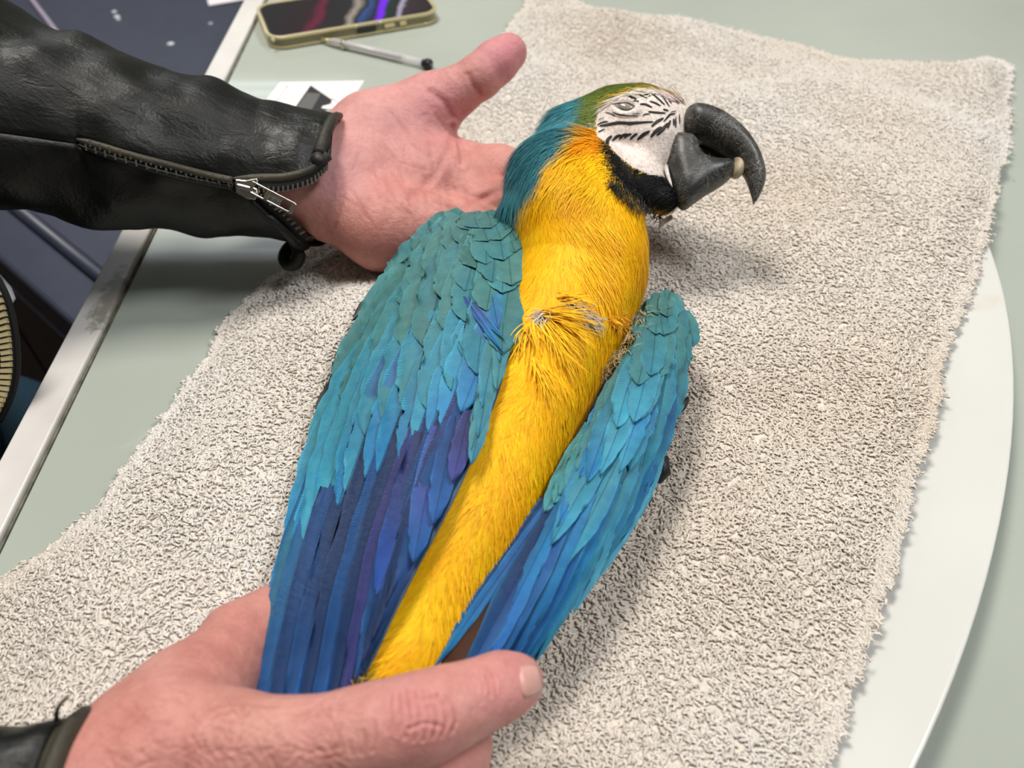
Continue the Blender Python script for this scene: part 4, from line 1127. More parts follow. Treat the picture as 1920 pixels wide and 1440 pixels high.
def nail(bvh, quad, parent, mat, n=9, h=.0005):
    """curved nail plate dropped on the fingertip; quad = photo pixels of its four corners"""
    q = np.array(quad, float); vs = []
    for i in range(n):
        for j in range(n):
            a_, b_ = i / (n - 1), j / (n - 1)
            p = (q[0] * (1 - a_) + q[1] * a_) * (1 - b_) + (q[3] * (1 - a_) + q[2] * a_) * b_
            m_ = q.mean(0); r = p - m_
            # round the corners
            s_ = max(abs(2 * a_ - 1), abs(2 * b_ - 1)); e_ = math.hypot(2 * a_ - 1, 2 * b_ - 1)
            if e_ > 0: p = m_ + r * (1 - .28 * (1 - s_ / e_) * 3.4 * .55)
            loc, nor = cast(bvh, p[0], p[1])
            if loc is None: loc = Vector(vs[-1]) if vs else Vector(P(p[0], p[1], .06)); nor = Vector(E_BACK)
            edge = 1 - max(abs(2 * a_ - 1), abs(2 * b_ - 1)) ** 4
            vs.append(np.array(loc + nor * (h * (.25 + .9 * edge))))
    fs = [(i * n + j, i * n + j + 1, (i + 1) * n + j + 1, (i + 1) * n + j) for i in range(n - 1) for j in range(n - 1)]
    V_ = np.array(vs)
    nn = np.cross(V_[1] - V_[0], V_[n] - V_[0])
    if nn @ E_BACK < 0: fs = [f[::-1] for f in fs]
    o = mesh_obj('fingernail', vs, fs, mat, parent)
    m_ = o.modifiers.new('solid', 'SOLIDIFY'); m_.thickness = .0006; m_.offset = -1
    return o
nail(lb, [(972, 1247), (1010, 1242), (1018, 1298), (978, 1314)], lower_hand, M['nail'])

# ---------------------------------------------------------------- leather sleeve with an open zip
def leather_mat(name, c1, c2, rough):
    m, nt, b = new_mat(name)
    b.inputs['Specular IOR Level'].default_value = .32
    lk(nt, ramp(nt, noise(nt, 30, 4), [(0.3, L4(c1)), (0.72, L4(c2))]), b.inputs['Base Color'])
    r = ramp(nt, noise(nt, 22, 3), [(0.3, (rough - .1,) * 3 + (1,)), (0.7, (rough + .15,) * 3 + (1,))]); lk(nt, r, b.inputs['Roughness'])
    v = nd(nt, 'ShaderNodeTexVoronoi'); v.inputs['Scale'].default_value = 650; lk(nt, tex_coord(nt), v.inputs['Vector'])
    n1 = bump(nt, b, v.outputs['Distance'], .22, .0004)
    mp = nd(nt, 'ShaderNodeMapping'); mp.inputs['Rotation'].default_value = (0, 0, .9); mp.inputs['Scale'].default_value = (1, 3, 1); lk(nt, tex_coord(nt), mp.inputs['Vector'])
    bump(nt, b, noise(nt, 60, 5, .65, mp.outputs[0], .6), .5, .0016, n1)
    return m
M['leather'] = leather_mat('black_leather', (11, 12, 11), (25, 25, 22), .40)
M['leather_edge'] = leather_mat('worn_leather_edge', (40, 39, 33), (84, 78, 64), .55)
M['lining'] = simple('black_lining', (12, 12, 12), .8)
M['zip_metal'] = simple('nickel_zip', (214, 208, 198), .22, metal=1.0)
M['brass'] = simple('brass_zip', (222, 206, 158), .35, metal=.45)
M['tape'] = simple('black_zip_tape', (10, 10, 10), .85, bscale=1500, bdist=.0003)

SL = np.array([(-480, -150, 400, .118), (-420, -130, 402, .116), (-260, -62, 402, .112), (-120, -25, 402, .108), (0, 2, 400, .103), (60, 36, 408, .098), (110, 66, 413, .093), (180, 78, 421, .087), (250, 113, 429, .081), (330, 141, 437, .075), (400, 149, 441, .070),
               (450, 170, 442, .066), (500, 193, 446, .063), (545, 201, 452, .060), (585, 209, 458, .058), (615, 214, 460, .056), (642, 221, 462, .054)], float)
def AX(px): return 150 + (px - 75) * .884
def slit_y(x):
    x = (x - 150) / .884 + 75
    up = np.interp(x, [150, 300, 440, 470, 500, 560, 600, 625, 642], [276, 315, 343, 342, 341, 336, 324, 302, 290])
    lo_ = np.interp(x, [150, 300, 440, 465, 480, 510, 535, 550, 557, 642], [276, 315, 344, 356, 370, 400, 430, 455, 478, 560])
    return 720 + (up - 720) / 1.075, 720 + (lo_ - 720) / np.interp(x, [440, 520, 560], [1.07, 1.06, 1.0])
def sleeve_pt(x, th):
    """x: photo column along the arm, th: angle round it (0 faces the viewer, +90 image up)"""
    A_ = np.array([np.interp(x, SL[:, 0], SL[:, k_]) for k_ in range(4)])
    cy, r = (A_[1] + A_[2]) / 2, (A_[2] - A_[1]) / 2
    c = P(x, cy, A_[3]); rw = r * float(depth_of(c)) / F
    return c + E_UP * rw * math.sin(th) + E_BACK * rw * .80 * math.cos(th), rw
def lip_angle(x, y):
    A_ = [np.interp(x, SL[:, 0], SL[:, k_]) for k_ in range(4)]
    cy, r = (A_[1] + A_[2]) / 2, (A_[2] - A_[1]) / 2
    return math.asin(max(-1, min(1, (cy - y) / r))) - max(0, -(cy - y) / r - 1) * 1.5
xs_ = np.concatenate([np.linspace(-480, AX(145), 36), np.linspace(AX(150), AX(440), 42), np.linspace(AX(444), 642, 38)])
NT = 84; sv = []
for x in xs_:
    yu, yl = slit_y(max(x, AX(150))); op = x > AX(441)
    tu, tl = lip_angle(x, yu), lip_angle(x, yl)
    if x < AX(150): tu = tl = lip_angle(x, 307 - (AX(150) - x) * .10)
    gp = 0.0 if op else (.045 if x >= AX(150) else .004)
    a0, a1 = tu + gp, tl - gp + 2 * math.pi
    for j in range(NT):
        th = a0 + (a1 - a0) * j / (NT - 1)
        p, rw = sleeve_pt(x, th)
        rad = E_UP * math.sin(th) + E_BACK * .8 * math.cos(th); rad = rad / np.linalg.norm(rad)
        ridge = math.exp(-((min(j, NT - 1 - j)) / 3.0) ** 2) * (.0012 if x > AX(150) else 0)
        sv.append(np.concatenate([p, rad, [np.interp(x, [0, 500, 642], [1, .75, .3]), ridge]]))
sf = []
for i in range(len(xs_) - 1):
    for j in range(NT - 1):
        sf.append((i * NT + j, i * NT + j + 1, (i + 1) * NT + j + 1, (i + 1) * NT + j))
sv = np.array(sv); sf = np.array(sf)
# deep crosswise folds, weaker near the cuff
sw_ = .0042 * vnoise(sv[:, :3] * np.array([1, .45, .45]), 46, 61) + .0030 * vnoise(sv[:, :3], 70, 62) + .0035 * vnoise(sv[:, :3] * np.array([1, .6, .6]), 24, 63)
sv = sv[:, :3] + sv[:, 3:6] * (sw_ * sv[:, 6] + sv[:, 7])[:, None]
nn = np.cross(sv[sf[NT * 20 + 30][1]] - sv[sf[NT * 20 + 30][0]], sv[sf[NT * 20 + 30][3]] - sv[sf[NT * 20 + 30][0]])
sleeve = mesh_obj('jacket_sleeve', sv, sf, M['leather'], person)
sleeve['label'] = 'black leather sleeve with an open wrist zip'
me = sleeve.data
cc_ = sv[sf].mean(1); fn = np.cross(sv[sf[:, 1]] - sv[sf[:, 0]], sv[sf[:, 3]] - sv[sf[:, 0]])
if nn @ (sv[sf[NT * 20 + 30][0]] - sleeve_pt(xs_[20], 0)[0]) < 0 and False: me.flip_normals()
mdf = sleeve.modifiers.new('solid', 'SOLIDIFY'); mdf.thickness = .0016; mdf.offset = 0
sbvh = bvh_of(sv, sf)
def on_sleeve(x, y, off):
    loc, nor = cast(sbvh, x, y)
    if loc is None:
        yu, yl = slit_y(max(x, 150)); p, _ = sleeve_pt(x, lip_angle(x, y)); return p + E_BACK * off
    return np.array(loc) + E_BACK * off
def lip_curve(pts, n): return polyline(pts, np.linspace(0, 1, n))
UPL = [(440, 340), (470, 339), (500, 338), (530, 338), (560, 334), (590, 325), (612, 311), (626, 296)]
LOL = [(440, 346), (465, 357), (487, 375), (510, 399), (530, 424), (545, 449), (553, 472), (553, 490)]
def path3(pts, n, off):
    out = []
    for x, y in lip_curve(pts, n):
        xa = AX(x); p, _ = sleeve_pt(xa, lip_angle(xa, 720 + (y - 720) / (1.075 if y < 400 else np.interp(y, [400, 470], [1.06, 1.0])))); out.append(p + E_BACK * off)
    return np.array(out)
upl = path3(UPL, 40, .0012); lol = path3(LOL, 40, .0012)
# leather welts along the two lips, and the worn turned edge of the cuff
tube('cuff_welt', upl + E_UP * .0016, np.interp(np.arange(40), [0, 6, 34, 39], [.0008, .0022, .0024, .0030]), M['leather_edge'], sleeve, k=10)
tube('cuff_welt', lol - E_UP * .0014 - E_RIGHT * .0022, np.linspace(.001, .0030, 40), M['leather'], sleeve, k=10)
dl_ = float(depth_of(lol[-6]))
lp = polyline([(546, 446), (556, 464), (558, 481), (549, 493), (536, 493), (528, 481), (532, 464), (540, 452)], np.linspace(0, 1, 24))
tube('cuff_loop', PD(lp[:, 0], lp[:, 1], np.full(24, dl_)) - E_BACK * np.linspace(0, .008, 24)[:, None], np.interp(np.arange(24), [0, 6, 18, 23], [.0030, .0038, .0038, .0030]), M['leather'], sleeve, k=12)
closed_u = path3([(152, 272), (200, 284), (260, 300), (320, 314), (380, 328), (440, 339)], 40, .0030)
closed_l = path3([(152, 281), (200, 297), (260, 314), (320, 329), (380, 341), (440, 350)], 40, .0026)
tube('cuff_welt', closed_u, np.interp(np.arange(40), [0, 4, 39], [.0006, .0018, .002]), M['leather_edge'], sleeve)
tube('cuff_welt', closed_l, np.interp(np.arange(40), [0, 4, 39], [.0006, .0016, .0018]), M['leather'], sleeve)
edge_pts = []
for y in np.linspace(222, 322, 14):
    p, _ = sleeve_pt(642 - max(0, (y - 222)) * .20 + 0, lip_angle(640, y)); edge_pts.append(p + E_BACK * .0006)
tube('cuff_edge', edge_pts, np.interp(np.arange(14), [0, 3, 10, 13], [.0016, .0030, .0034, .0034]), M['leather_edge'], sleeve, k=12)
snap = P(613, 300, .083)
tube('snap_stud', [edge_pts[-1] - E_UP * .003 - E_BACK * .002, edge_pts[-1] - E_UP * .003 + E_BACK * .0036], [.0042, .0036], M['ink'], sleeve, k=16)
# zip tapes
def ribbon3(name, a_, b_, mat, parent):
    a_ = np.asarray(a_); b_ = np.asarray(b_); n = len(a_)
    o = mesh_obj(name, np.vstack([a_, b_]), [(i, i + 1, n + i + 1, n + i) for i in range(n - 1)], mat, parent)
    s = o.modifiers.new('solid', 'SOLIDIFY'); s.thickness = .0006
    return o
ribbon3('zip_tape', upl - E_UP * .0002, upl - E_UP * .0050 + E_BACK * -.0006, M['tape'], sleeve)
ribbon3('zip_tape', lol + E_RIGHT * .0002 + E_UP * .0006, lol + E_UP * .0034 + E_RIGHT * .0040 - E_BACK * .0012, M['tape'], sleeve)
ribbon3('zip_tape', closed_u - E_BACK * .0026, closed_l - E_BACK * .0024, M['tape'], sleeve)
tooth = None
def add_tooth(c, d, size=(.0030, .0011, .0012), mat=None, parent=None, nm='zip_tooth'):
    global tooth
    if tooth is None:
        v, q_ = box_vf((-.5, -.5, -.5), (.5, .5, .5))
        v = [(x * (1.0), y * (1 if x < 0 else .8), z) for x, y, z in v]
        tooth = o = mesh_obj(nm, v, q_, M['zip_metal'], parent or sleeve, smooth=False)
    elif mat is not None and mat is not M['zip_metal']:
        key = mat.name
        if key not in TOOTH:
            o2 = tooth.data.copy(); o2.materials.clear(); o2.materials.append(mat); TOOTH[key] = o2
        o = bpy.data.objects.new(nm, TOOTH[key]); COL.objects.link(o); o.parent = parent
    else:
        o = dup(tooth, parent or sleeve)
    d = Vector(d).normalized(); nb2 = Vector(E_BACK); y_ = nb2.cross(d).normalized(); z_ = d.cross(y_).normalized()
    R = Matrix((d, y_, z_)).transposed().to_4x4()
    o.matrix_local = Matrix.Translation(Vector(c)) @ R @ Matrix.Diagonal((*size, 1))
    return o
TOOTH = {}
for i in range(33):
    t_ = i / 32
    c1 = polyline(closed_u, t_); c2 = polyline(closed_l, t_); mid = (c1 + c2) / 2 + E_BACK * .0012
    if t_ < .08: continue
    d = (c2 - c1); d /= np.linalg.norm(d)
    add_tooth(mid + d * (.0012 if i % 2 else -.0012), d)
for i in range(21):
    t_ = .06 + .92 * i / 20
    add_tooth(polyline(upl, t_) - E_UP * .0046 + E_BACK * .0004, -E_UP + E_RIGHT * .15 * (t_ - .3))
for i in range(16):
    t_ = .20 + .74 * i / 15
    add_tooth(polyline(lol, t_) + E_UP * .0026 + E_RIGHT * .0032, E_UP * .5 + E_RIGHT)
# slider and pull tab
dsl = float(depth_of(sleeve_pt(AX(455), lip_angle(AX(455), 350))[0])) - .0025
slab('zip_slider', [(441, 336), (460, 338), (482, 334), (484, 342), (470, 350), (484, 362), (478, 374), (462, 372), (442, 360)], dsl, .0025, M['zip_metal'], sleeve, .0004)
slab('zip_slider_bridge', [(443, 343), (482, 353), (484, 364), (444, 352)], dsl - .0025, .002, M['zip_metal'], sleeve, .0006)
def tab_pt(u, w):     # u along the pull (0..1), w across (-1..1)
    a_, b_ = np.array([470, 350.]), np.array([551, 392.]); d = (b_ - a_); nrm_ = np.array([-d[1], d[0]]) / np.linalg.norm(d)
    return tuple(a_ + d * u + nrm_ * w * 11.5)
dt = dsl - .0030
pull = slab('zip_pull', [tab_pt(.42, -.86), tab_pt(.70, -.86), tab_pt(.70, .86), tab_pt(.42, .86)], dt, .0009, M['zip_metal'], sleeve, .0002)
for poly in ([tab_pt(0, -1), tab_pt(.97, -1), tab_pt(1.0, -.8), tab_pt(.94, -.70), tab_pt(0, -.70)], [tab_pt(0, 1), tab_pt(.97, 1), tab_pt(1.0, .8), tab_pt(.94, .70), tab_pt(0, .70)],
             [tab_pt(.92, -.9), tab_pt(1.0, -.85), tab_pt(1.0, .85), tab_pt(.92, .9)], [tab_pt(.33, -.9), tab_pt(.44, -.9), tab_pt(.44, .9), tab_pt(.33, .9)], [tab_pt(-.02, -1), tab_pt(.06, -1), tab_pt(.06, 1), tab_pt(-.02, 1)]):
    slab('zip_pull_bar', poly, dt - .0004, .0012, M['zip_metal'], sleeve, .0002)
def text_mesh(s, size, mat, name, parent, origin, xdir, ydir, depth=.00012):
    cu = bpy.data.curves.new(name, 'FONT'); cu.body = s; cu.size = size; cu.align_x = 'CENTER'; cu.align_y = 'CENTER'; cu.extrude = depth; cu.resolution_u = 2
    to_ = bpy.data.objects.new(name, cu); COL.objects.link(to_)
    dg = bpy.context.evaluated_depsgraph_get(); me_ = bpy.data.meshes.new_from_object(to_.evaluated_get(dg))
    bpy.data.objects.remove(to_)
    me_.materials.clear(); me_.materials.append(mat)
    o = bpy.data.objects.new(name, me_); COL.objects.link(o); o.parent = parent
    x_ = Vector(xdir).normalized(); y_ = Vector(ydir); y_ = (y_ - x_ * y_.dot(x_)).normalized(); z_ = x_.cross(y_)
    o.matrix_local = Matrix.Translation(Vector(origin)) @ Matrix((x_, y_, z_)).transposed().to_4x4()
    return o
M['stamp'] = simple('stamped_mark', (96, 92, 86), .5)
u0 = PD(*[np.array(q) for q in tab_pt(.56, 0)], np.array(dt - .0005)); u1 = PD(*[np.array(q) for q in tab_pt(.40, 0)], np.array(dt - .0005)); u2 = PD(*[np.array(q) for q in tab_pt(.56, 1)], np.array(dt - .0005))
text_mesh('2626-4', .0026, M['stamp'], 'stamped_number', sleeve, u0, u1 - u0, u2 - u0)

# ---------------------------------------------------------------- cuff of the near sleeve
cv = []; NS = 34; NA2 = 64
cen2 = lambda x: P(x, np.interp(x, [-300, 0, 120, 160], [1610, 1545, 1516, 1512]), np.interp(x, [-300, 158], [.075, .064]))
rr2 = lambda x: np.interp(x, [-300, 0, 120, 150, 160], [190, 168, 160, 158, 142])
cxs = np.concatenate([np.linspace(-300, 110, 14), np.linspace(118, 160, 12)])
for x in cxs:
    c = cen2(x); r = rr2(x) * float(depth_of(c)) / F
    for j in range(NA2):
        th = 2 * math.pi * j / NA2
        p = c + E_UP * r * math.sin(th) + E_BACK * r * .8 * math.cos(th)
        w = .0016 * vnoise(p[None], 110, 71)[0] + .0012 * vnoise(p[None], 50, 72)[0]
        rim_ = .0022 * math.exp(-((x - 150) / 9) ** 2) - .0014 * math.exp(-((x - 122) / 6) ** 2)
        cv.append(p + (p - c) / np.linalg.norm(p - c) * (w + rim_))
ring0 = np.array(cv[:NA2]); c0_ = ring0.mean(0); sh_ = np.array([-.47, .16, .20]); pre = []
for i in range(8):
    t_ = 1 - i / 8.0
    pre.append(c0_ + (sh_ - c0_) * t_ + (ring0 - c0_) * (1 + .7 * t_) + np.array([0, 0, -.02 * math.sin(math.pi * t_)]))
cv = np.vstack(pre + [np.array(cv)]); cxs = np.concatenate([np.full(8, -301), cxs])
cf = np.array([(i * NA2 + j, i * NA2 + (j + 1) % NA2, (i + 1) * NA2 + (j + 1) % NA2, (i + 1) * NA2 + j) for i in range(NS - 1) for j in range(NA2)])
cuff2 = mesh_obj('jacket_sleeve', np.array(cv), cf, None, person, mats=[M['leather'], M['leather_edge']], fmat=[1 if cxs[i // NA2] > 126 else 0 for i in range(len(cf))])
cuff2['label'] = 'ribbed black leather cuff with a worn edge'
mm_ = cuff2.modifiers.new('solid', 'SOLIDIFY'); mm_.thickness = .0016
dth = float(depth_of(cen2(110))) - .004
thr = [PD(np.array(x_), np.array(y_), np.array(dth)) for x_, y_ in ((106, 1352), (106, 1336), (111, 1322), (121, 1311), (133, 1301))]
tube('loose_thread', thr, [.0009, .0007, .0005, .0004, .0002], M['lining'], cuff2, k=6)

# ---------------------------------------------------------------- jacket front, shirt and trousers at the table edge
S = SDF((-.80, .03, -.50), (-.25, .62, .34), .007)
S.chain([((-.56, .315, -.46), .155), ((-.535, .315, -.10), .160), ((-.505, .315, .05), .165), ((-.49, .32, .22), .15)], .03)
S.chain([((-.50, .50, .24), .075), ((-.49, .32, .25), .09), ((-.50, .13, .24), .075)], .03)
tv_, tf_ = S.mesh(2)
tN = vnormals(tv_, tf_); tv_ = tv_ + tN * (.006 * vnoise(tv_ * np.array([1, .5, 1]), 22, 81))[:, None]
jacket = mesh_obj('jacket_front', tv_, tf_, M['leather'], person)
jacket['label'] = 'black leather jacket front with a brass zip edge'
zc = polyline([(-14, 520), (4, 556), (14, 590), (20, 622), (23, 652), (24, 682), (21, 712), (14, 740), (4, 764), (-10, 790)], np.linspace(0, 1, 40))
jb = bvh_of(tv_, tf_)
zp = []
for x, y in zc:
    zp.append(P(x - 4, y, .060 - (y - 520) * .00022))
zp = np.array(zp)
# the opened jacket edge: a standing leather flap that carries the zip
flap = [zp + E_RIGHT * .0022 - E_BACK * .0004, zp - E_RIGHT * .006 + E_BACK * .0008, zp - E_RIGHT * .020 - E_BACK * .004, zp - E_RIGHT * .05 - E_BACK * .02, zp - E_RIGHT * .13 - E_BACK * .05]
V_ = np.vstack(flap); nz_ = len(zp)
flap_o = mesh_obj('jacket_flap', V_, [(k_ * nz_ + i, k_ * nz_ + i + 1, (k_ + 1) * nz_ + i + 1, (k_ + 1) * nz_ + i) for k_ in range(4) for i in range(nz_ - 1)], M['leather'], person)
sm = flap_o.modifiers.new('solid', 'SOLIDIFY'); sm.thickness = .0025; sm.offset = 0
tube('zip_cord', zp + E_RIGHT * .0030 - E_BACK * .0008, .0014, M['tape'], flap_o)
for i in range(24):
    t_ = (i + .5) / 24
    p = polyline(zp, t_); tg = polyline(zp, min(t_ + .02, 1)) - p; sd_ = np.cross(tg, E_BACK); sd_ /= np.linalg.norm(sd_)
    add_tooth(p + E_BACK * .0022 + E_RIGHT * -.0006, sd_ + tg / np.linalg.norm(tg) * .3, (.0048, .0024, .002), M['brass'], flap_o, 'zip_tooth')
M['shirt'] = simple('white_shirt', (226, 230, 236), .8, nscale=80, namt=.06)
tube('shirt_hem', [P(-14, 520, .02), P(6, 545, .015), P(14, 560, .012), P(8, 580, .01)], [.004, .0045, .004, .002], M['shirt'], person, k=12)
M['denim'] = simple('teal_trousers', (24, 58, 76), .85, nscale=500, namt=.25, bscale=1500, bdist=.0004)
S = SDF((-.80, .0, -.75), (-.10, .72, -.10), .008)
S.chain([((-.58, .33, -.40), .13), K(-150, 822, -.23, 140), K(0, 846, -.235, 136), K(110, 868, -.245, 114)], .02)
kx = K(110, 872, -.25, 105)
S.chain([kx, (kx[0] + np.array([-.03, -.04, -.2]), .05), (kx[0] + np.array([-.04, -.05, -.40]), .045)], .02)
S.chain([((-.58, .22, -.40), .12), ((-.42, .16, -.38), .09), ((-.28, .14, -.40), .08)], .02)
S.chain([((-.28, .14, -.40), .08), ((-.28, .14, -.55), .06), ((-.28, .14, -.69), .05)], .02)
a_, b_ = S.mesh(2)
mesh_obj('trousers', a_, b_, M['denim'], person)

# ---------------------------------------------------------------- tail, loose down and small dark feathers of the macaw
TL = Wing([(690, 1285, 800, 1290, .036, .046, .044), (650, 1360, 790, 1375, .032, .040, .038), (600, 1470, 760, 1490, .028, .034, .032), (540, 1620, 720, 1640, .026, .030, .028), (480, 1800, 660, 1800, .026, .029, .027)], M['wing_base'], 'long blue tail', name='tail')
TL.row([(500, 1790), (540, 1800), (580, 1800), (620, 1800), (650, 1780)], [(705, 1290), (730, 1290), (750, 1292), (770, 1295), (790, 1296)], 6, 44, 0, [deep, blue, dviol], [blue, deep], pointed=.9, jit=3)
M['down'] = vcol_mat('loose_down', .7, spec=.2, sheen=.3)
tufts_v, tufts_f, tufts_c = [], [], []
def tuft(px, py, ang_deg, spread, length_px, n, cols, bvh=bbvh, z=None, lift=.0025, width=.00045, curl=.0015):
    loc, nor = cast(bvh, px, py) if z is None else (None, None)
    o_ = np.array(loc) if loc is not None else P(px, py, z or .06); nv = np.array(nor) if nor is not None else E_BACK
    mpx = float(depth_of(o_)) / F
    a_ = np.radians(ang_deg) + RNG.normal(size=n) * math.radians(spread)
    d = np.cos(a_)[:, None] * E_RIGHT - np.sin(a_)[:, None] * E_UP
    d = d - (d @ nv)[:, None] * nv; d /= np.linalg.norm(d, axis=1)[:, None]
    b0 = o_ + RNG.normal(size=(n, 3)) * .0011
    c = np.array(cols)[RNG.integers(len(cols), size=n)] * (1 + .12 * RNG.normal(size=(n, 1)))
    v, f, cc = ribbons(b0, np.tile(nv, (n, 1)), d, length_px * mpx * (.55 + .6 * RNG.random(n)), np.full(n, width), c.clip(0, 1), .0003, lift, curl=RNG.normal(size=n) * curl)
    tufts_f.append(f + sum(len(q_) for q_ in tufts_v)); tufts_v.append(v); tufts_c.append(cc)
GRY, CRM, BRN = lin((196, 184, 176)), lin((216, 196, 130)), lin((120, 96, 40))
tuft(1062, 572, 40, 26, 40, 90, [GRY, lin((170, 160, 150))]); tuft(1085, 588, 30, 26, 44, 60, [GRY, lin((150, 138, 130))]); tuft(1105, 602, 35, 24, 36, 50, [GRY, CRM])
tuft(1020, 596, 115, 24, 34, 50, [GRY, lin((222, 214, 204))])
for (x, y, an_, L_) in ((1000, 590, 12, 150), (1010, 592, 22, 150), (1030, 600, 40, 130), (1035, 605, 55, 130), (1020, 610, 70, 130), (1000, 612, 88, 130), (985, 620, 100, 120), (1050, 560, 18, 90), (1040, 640, 75, 110), (1000, 680, 82, 120), (960, 540, 100, 80)):
    tuft(x, y, an_, 9, L_ * .72, 46, [YEL, lin((252, 200, 30)), lin((248, 182, 12))], lift=.0026, width=.00055, curl=.003)
for (x, y) in ((1140, 600), (1150, 606), (1158, 596), (1165, 610)):
    tuft(x, y, 20, 45, 28, 26, [YEL, ORA], lift=.003)
for k_ in range(26):
    f_ = k_ / 25; x, y = polyline([(1212, 395), (1180, 380), (1150, 345), (1240, 400)], f_)
    tuft(x, y, 110, 25, 26, 10, [BLK, lin((30, 44, 40)), lin((16, 18, 18))])
wrb = BVHTree.FromPolygons([v.co for v in WR.ob.data.vertices], [tuple(p.vertices) for p in WR.ob.data.polygons])
for (x, y, n_) in ((1207, 600, 40), (1214, 604, 30), (1198, 636, 30), (1186, 662, 30), (1172, 668, 46), (1160, 690, 46), (1146, 706, 30)):
    tuft(x, y, 100, 42, 30, n_, [CRM, GRY, lin((206, 186, 110))], bvh=wrb, lift=.004)
for k_ in range(16):
    tuft(655 + 45 * RNG.random(), 1262 + 40 * RNG.random(), 130, 60, 34, 12, [BRN, lin((190, 150, 50)), lin((86, 80, 50))], lift=.004)
tuft(1262, 790, 20, 45, 34, 30, [GRY, lin((214, 208, 204))], z=.046, lift=.003)
mesh_obj('loose_down', np.vstack(tufts_v), np.vstack(tufts_f), M['down'], macaw, cols=np.vstack(tufts_c), kind='stuff')
def leaf_feather(base, tip, w_px, z0, z1, mat, parent, cup=.0015):
    base, tip = np.array(base, float), np.array(tip, float); d = tip - base; nr = np.array([-d[1], d[0]]) / np.linalg.norm(d); vs = []
    for i in range(10):
        t_ = i / 9; w = w_px / 2 * math.sin(math.pi * min(.1 + .86 * t_, 1)) ** .7
        for u_ in (-1, -.5, 0, .5, 1):
            q_ = base + d * t_ + nr * u_ * w
            vs.append(P(q_[0], q_[1], z0 + (z1 - z0) * t_ + cup * (1 - u_ * u_)))
    fs = [(i * 5 + j, i * 5 + j + 1, (i + 1) * 5 + j + 1, (i + 1) * 5 + j) for i in range(9) for j in range(4)]
    o = mesh_obj('feather', vs, fs, mat, parent); m_ = o.modifiers.new('solid', 'SOLIDIFY'); m_.thickness = .0004
    return o
M['slate'] = simple('slate_feather', (46, 52, 56), .6, nscale=400, namt=.3)
leaf_feather((1258, 790), (1291, 744), 20, .034, .036, M['feather_dark'], macaw)
leaf_feather((1262, 770), (1284, 752), 12, .040, .041, M['feather_dark'], macaw)
leaf_feather((1198, 880), (1216, 944), 34, .034, .030, M['slate'], macaw)
leaf_feather((1228, 850), (1252, 882), 9, .034, .031, M['feather_dark'], macaw)
# curled claw of the tucked foot
claw = [P(x, y, z_) for x, y, z_ in ((1200, 880, .030), (1222, 862, .034), (1240, 868, .035), (1243, 884, .034), (1232, 898, .032), (1220, 904, .030))]
tube('claw', claw, [.004, .0045, .0042, .0036, .0025, .0008], M['ink'], macaw, k=10)
tube('toe', [P(1206, 905, .029), P(1222, 892, .033), P(1228, 884, .033)], [.003, .0036, .002], M['horn'], macaw, k=10)
M['quill'] = simple('pale_quill_sheath', (186, 176, 170), .4)
slq = [P(x, y, z_) for x, y, z_ in ((1232, 430, .052), (1246, 418, .056), (1262, 408, .058), (1258, 402, .059), (1240, 412, .058))]
prism('quill_sheath', slq, (0, 0, -.0012), M['quill'], macaw)

# ================================================================== phone, pen and card on the far side of the table
A_ = P(503, 77, .0095); B_ = P(826, 24, .0095); A_[2] = B_[2] = 0
ux = (B_ - A_); PLN = float(np.linalg.norm(ux)); ux /= PLN; uy = np.array([-ux[1], ux[0], 0])
phone = empty('phone', 'dark-screened phone in a clear gold-edged case on the table', 'phone')
phone.location = tuple(A_); phone.rotation_euler = (0, 0, math.atan2(ux[1], ux[0]))
PW = PLN * .49
def rrect(x0, x1, y0, y1, r, n=7):
    pts_ = []
    for cx_, cy_, a0_ in ((x1 - r, y0 + r, -90), (x1 - r, y1 - r, 0), (x0 + r, y1 - r, 90), (x0 + r, y0 + r, 180)):
        for i in range(n):
            t_ = math.radians(a0_ + 90 * i / (n - 1)); pts_.append((cx_ + r * math.cos(t_), cy_ + r * math.sin(t_)))
    return pts_
def rr_prism(name, x0, x1, y0, y1, r, z0, z1, mat, parent, bev=0.0):
    return prism(name, [(x, y, z0) for x, y in rrect(x0, x1, y0, y1, r)], (0, 0, z1 - z0), mat, parent, bev)
def ring_prism(name, o_, i_, z0, z1, mat, parent):
    n = len(o_); v = [(x, y, z0) for x, y in o_] + [(x, y, z1) for x, y in o_] + [(x, y, z0) for x, y in i_] + [(x, y, z1) for x, y in i_]
    f = []
    for i in range(n):
        j = (i + 1) % n
        f += [(i, j, n + j, n + i), (n + i, n + j, 3 * n + j, 3 * n + i), (2 * n + j, 2 * n + i, 3 * n + i, 3 * n + j), (j, i, 2 * n + i, 2 * n + j)]
    o = mesh_obj(name, v, f, mat, parent, smooth=False); m_ = o.modifiers.new('bevel', 'BEVEL'); m_.width = .0005; m_.segments = 2; m_.limit_method = 'ANGLE'
    return o
